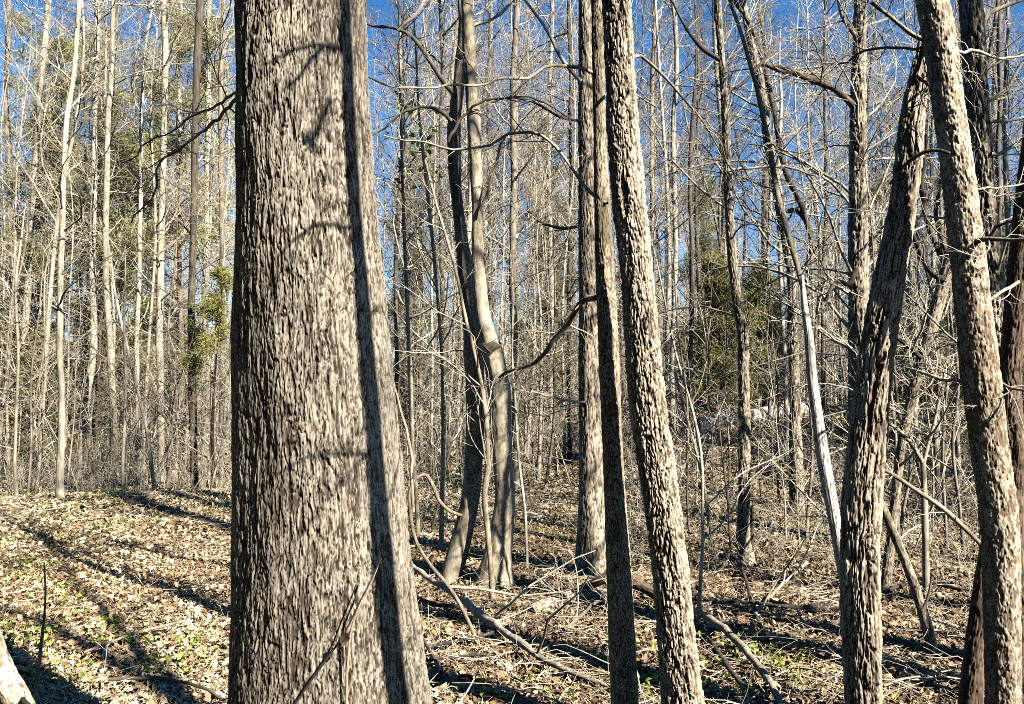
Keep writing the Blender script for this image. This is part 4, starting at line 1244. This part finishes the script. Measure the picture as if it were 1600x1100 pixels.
# ================================================================== KINDS OF WOODLAND TREE, built once and copied
def proto(name, label, H_, r0, bark_m, twig_m, seed, kind, lean=0.0, bow=0.0, fork=False):
    g = np.random.default_rng(seed)
    root = empty(name)
    root["label"], root["category"] = label, ('tree' if name != 'sapling' else 'sapling')
    K = 26
    h = np.linspace(0, 1, K)
    ph = g.uniform(0, 6.28, 4)
    x = lean * H_ * h + bow * H_ * np.sin(h * np.pi) + .012 * H_ * (np.sin(h * 7 + ph[0]) + .5 * np.sin(h * 15 + ph[1])) * h ** .6
    y = .012 * H_ * (np.sin(h * 6 + ph[2]) + .5 * np.sin(h * 13 + ph[3])) * h ** .6
    P = np.stack([x, y, h * H_ - .25], 1)
    r = r0 * np.maximum((1 - h) ** .75, .06) * (1 + .4 * np.exp(-h * H_ / .2))
    mb = MB(); mb.tubes(P, r, 9 if r0 > .04 else 6)
    cr = MB()
    stems = [(P, r)]
    if fork:
        i = int(K * g.uniform(.3, .45))
        d = P[i:] - P[i]
        P2 = P[i] + np.stack([-d[:, 0] + .16 * d[:, 2], d[:, 1] + .05 * d[:, 2], d[:, 2] * .9], 1)
        mb.tubes(P2, r[i:] * .8, 8)
        stems.append((P2, r[i:] * .8))
    for Pq, rq in stems:
        if kind == 'pole':
            Q, RQ = grow(Pq[None], rq[None], 26 if not fork else 16, .36, .99, .20 * H_, .07 * H_, (.55, 1.15), 9, .06, .12, .0075, g, .0035, absl=True)
            Q2, RQ2 = grow(Q, RQ, 8, .2, 1, .5, .32, (.5, 1.1), 5, .03, .15, .008, g, .0025)
            Q3, RQ3 = grow(Q2, RQ2, 4, .15, 1, .55, .35, (.4, 1.1), 4, .01, .17, .008, g, .002)
            cr.tubes(Q, RQ, 5); cr.tubes(Q2, RQ2, 3); cr.tubes(Q3, RQ3, 3)
            Q, RQ = grow(Pq[None], rq[None], 11, .06, .4, .04 * H_, .08 * H_, (.8, 1.5), 7, .0, .17, .007, g, .003, absl=True)
            Q2, RQ2 = grow(Q, RQ, 5, .2, 1, .5, .3, (.5, 1.1), 4, .0, .15, .010, g, .0025)
            Q3, RQ3 = grow(Q2, RQ2, 3, .2, 1, .6, .4, (.5, 1.1), 3, .0, .15, .010, g, .002)
            cr.tubes(Q, RQ, 4); cr.tubes(Q2, RQ2, 3); cr.tubes(Q3, RQ3, 3)
        elif kind == 'under':
            Q, RQ = grow(Pq[None], rq[None], 20, .14, .99, .34 * H_, .13 * H_, (.8, 1.45), 9, .015, .14, .007, g, .003, absl=True, flat=.5)
            Q2, RQ2 = grow(Q, RQ, 7, .15, 1, .42, .28, (.5, 1.1), 6, .0, .13, .010, g, .0025, flat=.6)
            Q3, RQ3 = grow(Q2, RQ2, 6, .15, 1, .55, .35, (.4, 1.0), 4, .0, .16, .008, g, .002, flat=.4)
            cr.tubes(Q, RQ, 4); cr.tubes(Q2, RQ2, 3); cr.tubes(Q3, RQ3, 3)
        else:
            Q, RQ = grow(Pq[None], rq[None], 11, .15, .98, .32 * H_, .12 * H_, (.5, 1.2), 7, .02, .13, .010, g, .003, absl=True)
            Q2, RQ2 = grow(Q, RQ, 5, .2, 1, .5, .3, (.4, 1.1), 5, .0, .14, .010, g, .002)
            Q3, RQ3 = grow(Q2, RQ2, 2, .2, 1, .5, .3, (.4, 1.1), 3, .0, .14, .010, g, .002)
            cr.tubes(Q, RQ, 4); cr.tubes(Q2, RQ2, 3); cr.tubes(Q3, RQ3, 3)
    mb.obj("trunk" if name != 'sapling' else "stem", M[bark_m], root)
    cr.obj("crown", M[twig_m], root)
    return root

PROT = {'pole': [
    proto('bare_tree', 'tall straight cream-barked tree', 17, .068, 'pale', 'twig', 201, 'pole'),
    proto('bare_tree', 'tall straight grey tree', 18, .08, 'grey', 'twig', 202, 'pole', .01),
    proto('bare_tree', 'slender tilted pale tree', 15, .054, 'pale', 'twig', 203, 'pole', .06),
    proto('bare_tree', 'slender bowed pale tree', 14, .048, 'pale', 'twig', 204, 'pole', .0, .025),
    proto('bare_tree', 'forked grey tree', 16, .078, 'grey', 'twig', 205, 'pole', .01, .0, True),
    proto('bare_tree', 'dark-barked slim tree', 16, .06, 'dark', 'twig_dark', 206, 'pole', -.015),
    proto('bare_tree', 'stout mossy grey tree', 19, .135, 'grey', 'twig', 207, 'pole', .0),
    proto('bare_tree', 'whip-thin pale pole', 13, .036, 'pale', 'twig', 208, 'pole', -.03),
  ], 'under': [
    proto('understory_tree', 'small spreading bare tree', 6.5, .045, 'grey', 'twig', 211, 'under', .04),
    proto('understory_tree', 'small level-branched bare tree', 5.2, .036, 'pale', 'twig_pale', 212, 'under', -.05),
    proto('understory_tree', 'small dark twiggy bare tree', 7.4, .05, 'dark', 'twig_dark', 213, 'under', .02),
    proto('understory_tree', 'small bowed bare tree', 5.8, .038, 'grey', 'twig', 214, 'under', .1, .05),
    proto('understory_tree', 'small two-stemmed bare tree', 6.2, .042, 'pale', 'twig', 215, 'under', .0, .02, True),
  ], 'whip': [
    proto('sapling', 'thin pale sapling', 3.4, .014, 'pale', 'twig_pale', 221, 'whip', .05),
    proto('sapling', 'thin leaning sapling', 2.8, .012, 'grey', 'twig_pale', 222, 'whip', .25),
    proto('sapling', 'thin grey sapling', 4.2, .018, 'grey', 'twig', 223, 'whip', -.04),
    proto('sapling', 'thin arching sapling', 3.2, .013, 'pale', 'twig_pale', 224, 'whip', .1, .12),
  ]}

ZONES = [(-9999, 366, "from thick oak outward over the mound"),
         (366, 700, "from thick oak towards twin-stemmed tree"),
         (700, 905, "from twin-stemmed tree towards ridged trunk"),
         (905, 1160, "from plated trunk towards kinked tree"),
         (1160, 1345, "from kinked tree towards arching trunk"),
         (1345, 1530, "from arching trunk towards blotchy trunk"),
         (1530, 9999, "from blotchy trunk outward")]
ORD = ("first second third fourth fifth sixth seventh eighth ninth tenth eleventh twelfth thirteenth fourteenth fifteenth sixteenth seventeenth eighteenth nineteenth "
       "twentieth").split()
placed, spots = [], []
g = np.random.default_rng(77)

def try_place(kind, n, y0, y1, pxlo, pxhi, mind, smin, smax, pw=1.0, var=None):
    made, tries = 0, 0
    while made < n and tries < n * 60:
        tries += 1
        y = y0 + (y1 - y0) * g.uniform() ** pw
        px = g.uniform(pxlo, pxhi)
        if 380 < px < 592 and y > 4: continue
        x = (px - 800) / F_PX * y
        if x < -1.5 and y < 13.5 and kind != 'whip': continue
        if kind != 'whip' and 1085 < px < 1240 and y < 18.5: continue
        if any((x - a) ** 2 + (y - b_) ** 2 < (mind * (.5 + .5 * y / 20)) ** 2 for a, b_ in spots): continue
        spots.append((x, y))
        v = int(g.integers(len(PROT[kind]))) if var is None else var[int(g.integers(len(var)))]
        placed.append((kind, v, x, y, g.uniform(0, 6.28), g.uniform(smin, smax)))
        made += 1

try_place('pole', 13, 17, 24, -60, 378, .8, .75, 1.1, var=[0, 2, 3, 5, 7, 7])
try_place('pole', 15, 22, 36, -90, 378, .8, .85, 1.25, var=[0, 0, 1, 2, 3, 4, 5, 7])
try_place('pole', 20, 14, 24, 592, 910, .8, .7, 1.1, var=[0, 1, 2, 3, 5, 7, 7])
try_place('pole', 20, 22, 38, 592, 1000, .9, .85, 1.2)
try_place('pole', 15, 14, 25, 1010, 1680, .9, .7, 1.1)
try_place('pole', 15, 22, 38, 990, 1700, .9, .85, 1.2)
try_place('pole', 14, 14, 30, -60, 378, .5, .75, 1.2, var=[7, 7, 3, 2])
try_place('pole', 14, 13, 30, 592, 1010, .5, .7, 1.1, var=[7, 7, 3, 5])
try_place('pole', 10, 12.5, 30, 1010, 1690, .5, .7, 1.1, var=[7, 7, 3, 5])
try_place('under', 11, 15, 26, -60, 378, .9, .7, 1.3)
try_place('under', 14, 12, 26, 592, 1000, .9, .7, 1.3)
try_place('under', 20, 10.5, 24, 1040, 1700, .9, .7, 1.3)
try_place('under', 16, 24, 34, 592, 1700, 1.0, .9, 1.5)
try_place('whip', 46, 12.6, 26, -60, 378, .4, .6, 1.5)
try_place('whip', 30, 9.5, 22, 592, 1030, .4, .6, 1.4)
try_place('whip', 44, 7.2, 20, 1040, 1680, .4, .6, 1.4)

# names of their own: kind, zone, and how many of the look one passes before it
rows = {}
for i, (kind, v, x, y, rz, s) in enumerate(placed):
    q = pxof((x, y, 1.6))
    z = next(k for k, (a, b_, _t) in enumerate(ZONES) if a <= q[0] < b_)
    rows.setdefault((kind, v, z), []).append((-q[0] if z == 0 else q[0], i))
label_of = {}
for (kind, v, z), L in rows.items():
    base = PROT[kind][v]["label"]
    L.sort()
    for n_, (_q, i) in enumerate(L):
        label_of[i] = f"{base}, {ORD[n_]} such {ZONES[z][2]}" if len(L) > 1 else f"{base}, only such {ZONES[z][2]}"
GROUP = {'pole': "slender woodland trees behind the near trunks", 'under': "small understory trees of the wood", 'whip': "thin saplings of the wood"}
first = {}
for i, (kind, v, x, y, rz, s) in enumerate(placed):
    src = PROT[kind][v]
    if (kind, v) not in first:
        o = src
        first[(kind, v)] = True
    else:
        o = src.copy()
        COL.objects.link(o)
        for ch in src.children:
            c = ch.copy()
            COL.objects.link(c)
            c.parent = o
    o.location = (x, y, float(H(x, y)))
    o.rotation_euler = (0, 0, rz)
    o.scale = (s, s, s)
    o["label"] = label_of[i]
    o["group"] = GROUP[kind]
for kind, L in PROT.items():
    for v, o in enumerate(L):
        if (kind, v) not in first:
            for ch in list(o.children): bpy.data.objects.remove(ch)
            bpy.data.objects.remove(o)

# trees beside and behind the camera, whose shadows lie across the ground of the picture
RT = gp(925, 898)
TW = gp(712, 905)
for (x, y, v, s, rz, lb) in [
    (RT[0] + 6 * sx - .20, RT[1] + 6 * sy - .20, 6, 1.15, .4, "straight tree past the picture border that shades the ridged trunk"),
    (TW[0] + 6.5 * sx, TW[1] + .3 + 6.5 * sy, 6, 1.05, 1.4, "stout tree past the picture border that shades the bowed dark twin stem"),
    (5.0, -2.3, 4, 1.2, 1.0, "forked tree standing behind the camera on its sunny side"),
    (4.0, -3.8, 6, 1.1, 3.0, "stout mossy tree behind the camera"),
    (8.6, 1.0, 2, 1.4, 4.0, "tilted pale tree beyond the blotchy trunk, outside the picture"),
    (9.6, 1.0, 3, 1.4, 5.0, "bowed pale tree beyond the blotchy trunk, outside the picture"),
    (10.2, 3.2, 5, 1.3, 6.0, "dark-barked tree past the picture border on the sunny slope"),
    (7.4, 4.2, 7, 1.5, 2.5, "whip-thin tree beyond the dark reddish trunk, outside the picture")]:
    o = PROT['pole'][v].copy(); COL.objects.link(o)
    for ch in PROT['pole'][v].children:
        c = ch.copy(); COL.objects.link(c); c.parent = o
    o.location = (x, y, float(H(x, y))); o.rotation_euler = (0, 0, rz); o.scale = (s, s, s)
    o["label"], o["group"] = lb, GROUP['pole']

# ================================================================== EVERGREENS
def blades(mb, pos, d, L, wd, g, tint):
    """flat needle sprays: a kite of two triangles along d"""
    n = len(pos)
    d = norm(d)
    s = norm(np.cross(d, g.normal(size=(n, 3))))
    L, wd = np.broadcast_to(L, n)[:, None], np.broadcast_to(wd, n)[:, None]
    V = np.stack([pos, pos + d * L * .45 + s * wd, pos + d * L, pos + d * L * .45 - s * wd], 1).reshape(-1, 3)
    q = (np.arange(n) * 4)[:, None] + np.arange(4)[None]
    mb.add(V, q, tint=np.repeat(np.clip(tint, 0, 1), 4))

def pine(label, x, y, H_, r0, seed, start=.45, spread=.22, tone=.5, dens=1.0):
    g = np.random.default_rng(seed)
    root = empty('pine_tree', (x, y, float(H(x, y))))
    props(root, label, 'tree', "pines standing among the bare trees")
    h = np.linspace(0, 1, 22)
    P = np.stack([x + .12 * np.sin(h * 5 + seed), y + .12 * np.cos(h * 4 + seed), root.location.z - .2 + h * H_], 1)
    r = r0 * np.maximum((1 - h) ** .8, .08)
    mb = MB(); mb.tubes(P, r, 10); mb.obj('trunk', M['pine'], root)
    Q, RQ = grow(P[None], r[None], 34, start, .99, spread * H_, .05 * H_, (1.0, 1.5), 8, .03, .08, .013, g, .006, absl=True)
    Q2, RQ2 = grow(Q, RQ, 7, .25, 1, .42, .25, (.5, 1.0), 5, .04, .12, .012, g, .004)
    cr = MB()
    ml = MB(); ml.tubes(Q, RQ, 5); ml.tubes(Q2, RQ2, 3); ml.obj('limb', M['pine'], root)
    for S, ts in ((Q2, (4, 4, 3, 3, 2)), (Q, (7, 6, 5))):
        for k in ts:
            n = 16
            c = np.repeat(S[:, k], n, 0) + g.normal(0, .13, (len(S) * n, 3))
            dd = np.repeat(norm(S[:, k] - S[:, k - 1]), n, 0) + g.normal(0, .85, (len(S) * n, 3)) + np.array([0, 0, .25])
            keep = np.repeat(g.uniform(size=len(S)) < .85 * dens, n)
            blades(cr, c[keep], dd[keep], g.uniform(.12, .25, keep.sum()), .006 + .006 * g.uniform(size=keep.sum()), g, g.normal(tone, .22, keep.sum()))
    cr.obj('crown', M['pine_needles'], root, smooth=False)

for i, (px, Yd, H_, r0, st, lb, tn) in enumerate([
    (112, 20.5, 11.5, .09, .28, "bushy pine with yellow-green needles close behind the pale crest tree", .75),
    (208, 20.5, 8.8, .08, .2, "short pine of olive needles behind the slanting white sapling", .6),
    (52, 20.5, 9.5, .09, .2, "pine of dull green needles behind the tilting pale tree", .45),
    (282, 20, 11.8, .09, .42, "pine with light needles high up behind the black-barked slender tree", .75),
    (95, 27, 15, .13, .35, "pine with yellow-green needles seen beyond the leafy mound, behind the pale crest tree", .65),
    (190, 32, 17, .14, .3, "pine with olive needles showing past the dark slender tree", .55),
    (30, 34, 19, .15, .25, "tall dull green pine nearest the picture border beyond the mound", .35),
    (262, 30, 20, .14, .42, "tall light green pine behind the very straight pale tree", .7),
    (340, 36, 21, .15, .3, "tall pale green pine showing just beside the shaded oak edge", .6),
    (150, 40, 21, .15, .3, "far pine of thin olive crown over the middle of the mound", .5),
    (655, 25, 10, .11, .15, "grey-green pine between thick oak and twin-stemmed tree", .5),
    (850, 25, 10, .11, .12, "dark green pine between twin-stemmed tree and dark ridged trunk", .12),
    (1100, 29, 8, .11, .1, "light green pine between plated trunk and slim kinked tree", .6),
    (1300, 48, 11, .14, .15, "far blue-green pine behind the big side limb tree", .4),
    (1400, 30, 9, .11, .1, "pale green pine behind the upper furrowed arching trunk", .55)]):
    pine(lb, (px - 800) / F_PX * Yd, Yd, H_, r0, 300 + i, st, .17, tn, 1.0)

def cedar(label, x, y, H_, W_, seed, tone=.5, z0=.04, dens=1.0):
    g = np.random.default_rng(seed)
    root = empty('cedar_tree', (x, y, float(H(x, y))))
    props(root, label, 'tree', "evergreen cedars among the bare trees")
    h = np.linspace(0, 1, 14)
    P = np.stack([x + .05 * np.sin(h * 5 + seed), y + 0 * h, root.location.z - .15 + h * H_], 1)
    r = .06 * np.maximum(1 - h, .1) * H_ / 5
    mb = MB(); mb.tubes(P, r, 8); mb.obj('trunk', M['reddish'], root)
    Q, RQ = grow(P[None], r[None], int(46 * dens), z0, .99, W_, W_ * .22, (.8, 1.35), 8, .02, .10, .012, g, .004, absl=True)
    Q2, RQ2 = grow(Q, RQ, 9, .2, 1, .40, .25, (.5, 1.0), 5, .02, .14, .012, g, .003)
    ml = MB(); ml.tubes(Q, RQ, 4); ml.tubes(Q2, RQ2, 3); ml.obj('limb', M['twig'], root)
    cr = MB()
    for S, ts in ((Q2, (1, 2, 3, 4)), (Q, (5, 6, 7))):
        for k in ts:
            n = 15
            c = np.repeat(S[:, k], n, 0) + g.normal(0, .06, (len(S) * n, 3))
            dd = np.repeat(norm(S[:, k] - S[:, k - 1]), n, 0) + g.normal(0, .6, (len(S) * n, 3)) + np.array([0, 0, -.12])
            clump = np.repeat(g.normal(tone, .2, len(S)), n)
            keep = np.repeat(g.uniform(size=len(S)) < .72, n)
            blades(cr, c[keep], dd[keep], g.uniform(.07, .17, keep.sum()), .006 + .007 * g.uniform(size=keep.sum()), g, (clump + g.normal(0, .12, len(clump)))[keep])
    cr.obj('crown', M['cedar_needles'], root, smooth=False)

for i, (px, Yd, H_, W_, lb, tn, dn) in enumerate([
    (1124, 18.0, 3.7, 1.15, "bushy olive cedar just beside the slim kinked tree", .72, 1.5),
    (1194, 18.8, 3.5, 1.1, "smaller olive cedar between slim kinked tree and dark forked tree", .7, 1.4),
    (60, 19, 3.6, 1.1, "low dull olive cedar between the tilting and bent pale trees", .45, .8),
    (150, 21, 4.2, 1.2, "rounded olive cedar behind the dark slender tree past the mound", .5, .8),
    (275, 22, 4.6, 1.2, "pale olive cedar behind the black-barked slender tree", .6, .8),
    (338, 15.0, 4.3, .8, "small bright green cedar next to the shaded edge of the oak", .95, .3),
    (20, 24, 7.5, 1.6, "dark green cedar nearest the picture border beyond the mound", .42, .7),
    (95, 25, 5.5, 1.5, "dark olive cedar behind the pale crest tree", .5, .7),
    (215, 25, 5.0, 1.4, "olive cedar behind the slanting white sapling", .4, .8),
    (855, 22, 7.2, 1.5, "tall dark green cedar between twin-stemmed tree and dark ridged trunk", .15, .8),
    (1440, 13.5, 2.4, .9, "low olive cedar between arching trunk and blotchy trunk", .5, .7),
    (1485, 16, 3.2, 1.0, "olive cedar nearly hidden beside the blotchy flaky trunk", .55, .7),
    (640, 26, 6.5, 1.4, "dull green cedar between thick oak and twin-stemmed tree", .3, .7),
    (980, 27, 5.0, 1.5, "olive cedar peeking out between dark mossy stem and plated trunk", .4, .7)]):
    cedar(lb, (px - 800) / F_PX * Yd, Yd, H_, W_, 400 + i, tn, .5 if px == 338 else .05, dn)

# ================================================================== THE FAR WOOD, one mass
g = np.random.default_rng(500)
for mat_t, mat_c, n in (('pale', 'twig', 170), ('grey', 'twig', 90)):
    mt, mc = MB(), MB()
    y = g.uniform(37, 78, n)
    x = y * g.uniform(-.86, .86, n)
    hgt = g.uniform(8, 16, n)
    K = 9
    h = np.linspace(0, 1, K)
    P = np.stack([x[:, None] + g.normal(0, .4, (n, 1)) * h + np.cumsum(g.normal(0, .09, (n, K)), 1),
                  y[:, None] + np.cumsum(g.normal(0, .09, (n, K)), 1), H(x, y)[:, None] - .3 + h * hgt[:, None]], -1)
    RR = g.uniform(.055, .14, (n, 1)) * np.maximum((1 - h) ** .8, .08)[None]
    mt.tubes(P, RR, 6)
    Q, RQ = grow(P, RR, 20, .22, .99, .18, .07, (.5, 1.15), 5, .06, .12, .012, g, .008)
    mc.tubes(Q, RQ, 3)
    Q2, RQ2 = grow(Q, RQ, 5, .2, 1, .5, .3, (.5, 1.1), 4, .03, .15, .012, g, .006)
    mc.tubes(Q2, RQ2, 3)
    Q3, RQ3 = grow(Q2, RQ2, 3, .2, 1, .6, .4, (.5, 1.1), 3, .02, .15, .012, g, .005)
    mc.tubes(Q3, RQ3, 3)
    props(mt.obj("distant_woods", M[mat_t]), kind='stuff')
    props(mc.obj("distant_woods", M[mat_c]), kind='stuff')
mb = MB()
x, y = scatter(3200, 38, 78, g, side=.86, pw=.5)
brush(mb, x, y, g.uniform(2.0, 6.5, len(x)), g, .006, n1=6, n2=3)
props(mb.obj("undergrowth", M['twig_pale']), kind='stuff')

# more wood, unseen, added around the camera to cut sky light; open sunward
mt, mc = MB(), MB()
n = 150
a_ = g.uniform(R(48), R(312), n)                 # bearing from straight ahead, clockwise
d_ = g.uniform(7, 30, n)
x, y = d_ * np.sin(a_), d_ * np.cos(a_)
c_ = x * -sy + y * sx
al = x * sx + y * sy
k = ~((c_ > -3) & (c_ < 15) & (al > 0)) & (np.hypot(x, y) > 5)
x, y = x[k], y[k]
n = len(x)
hgt = g.uniform(12, 20, n)
h = np.linspace(0, 1, 9)
P = np.stack([x[:, None] + np.cumsum(g.normal(0, .09, (n, 9)), 1), y[:, None] + np.cumsum(g.normal(0, .09, (n, 9)), 1), H(x, y)[:, None] - .3 + h * hgt[:, None]], -1)
RR = g.uniform(.06, .17, (n, 1)) * np.maximum((1 - h) ** .8, .08)[None]
mt.tubes(P, RR, 7)
Q, RQ = grow(P, RR, 22, .15, .99, .20, .08, (.5, 1.2), 6, .05, .13, .012, g, .006)
Q2, RQ2 = grow(Q, RQ, 6, .2, 1, .5, .3, (.5, 1.1), 4, .03, .15, .012, g, .004)
Q3, RQ3 = grow(Q2, RQ2, 3, .2, 1, .6, .4, (.5, 1.1), 3, .02, .15, .012, g, .004)
mc.tubes(Q, RQ, 4); mc.tubes(Q2, RQ2, 3); mc.tubes(Q3, RQ3, 3)
props(mt.obj("sky_blocking_woods", M['grey']), kind='stuff')
props(mc.obj("sky_blocking_woods", M['twig']), kind='stuff')

# unseen trunkless pine crowns, added to block sky light behind the camera
mc = MB()
n = 105
a_ = g.uniform(R(55), R(305), n)
d_ = g.uniform(6, 24, n)
x, y = d_ * np.sin(a_), d_ * np.cos(a_)
c_ = x * -sy + y * sx
al = x * sx + y * sy
k = ~((c_ > -2.6) & (c_ < 12.5) & (al > 0)) & (np.hypot(x, y) > 5.5)
x, y = x[k], y[k]
for xi, yi in zip(x, y):
    m_ = 2600
    hz = g.uniform(0, 1, m_) ** .8
    top = g.uniform(11, 17)
    zz = 2.5 + hz * (top - 2.5)
    rad = (2.6 * (1 - hz) ** .7 + .25) * np.sqrt(g.uniform(0, 1, m_))
    th = g.uniform(0, 6.28, m_)
    th = np.round(th * 3 + hz * 9) / 3 - hz * 3 + g.normal(0, .12, m_)
    pos = np.stack([xi + rad * np.cos(th), yi + rad * np.sin(th), zz - rad * .12], 1)
    dv = np.stack([np.cos(th), np.sin(th), .2 + 0 * th], 1) + g.normal(0, .6, (m_, 3))
    blades(mc, pos, dv, g.uniform(.25, .55, m_), .06, g, g.normal(.4, .2, m_))
props(mc.obj("sky_blocking_woods", M['pine_needles'], smooth=False), kind='stuff')
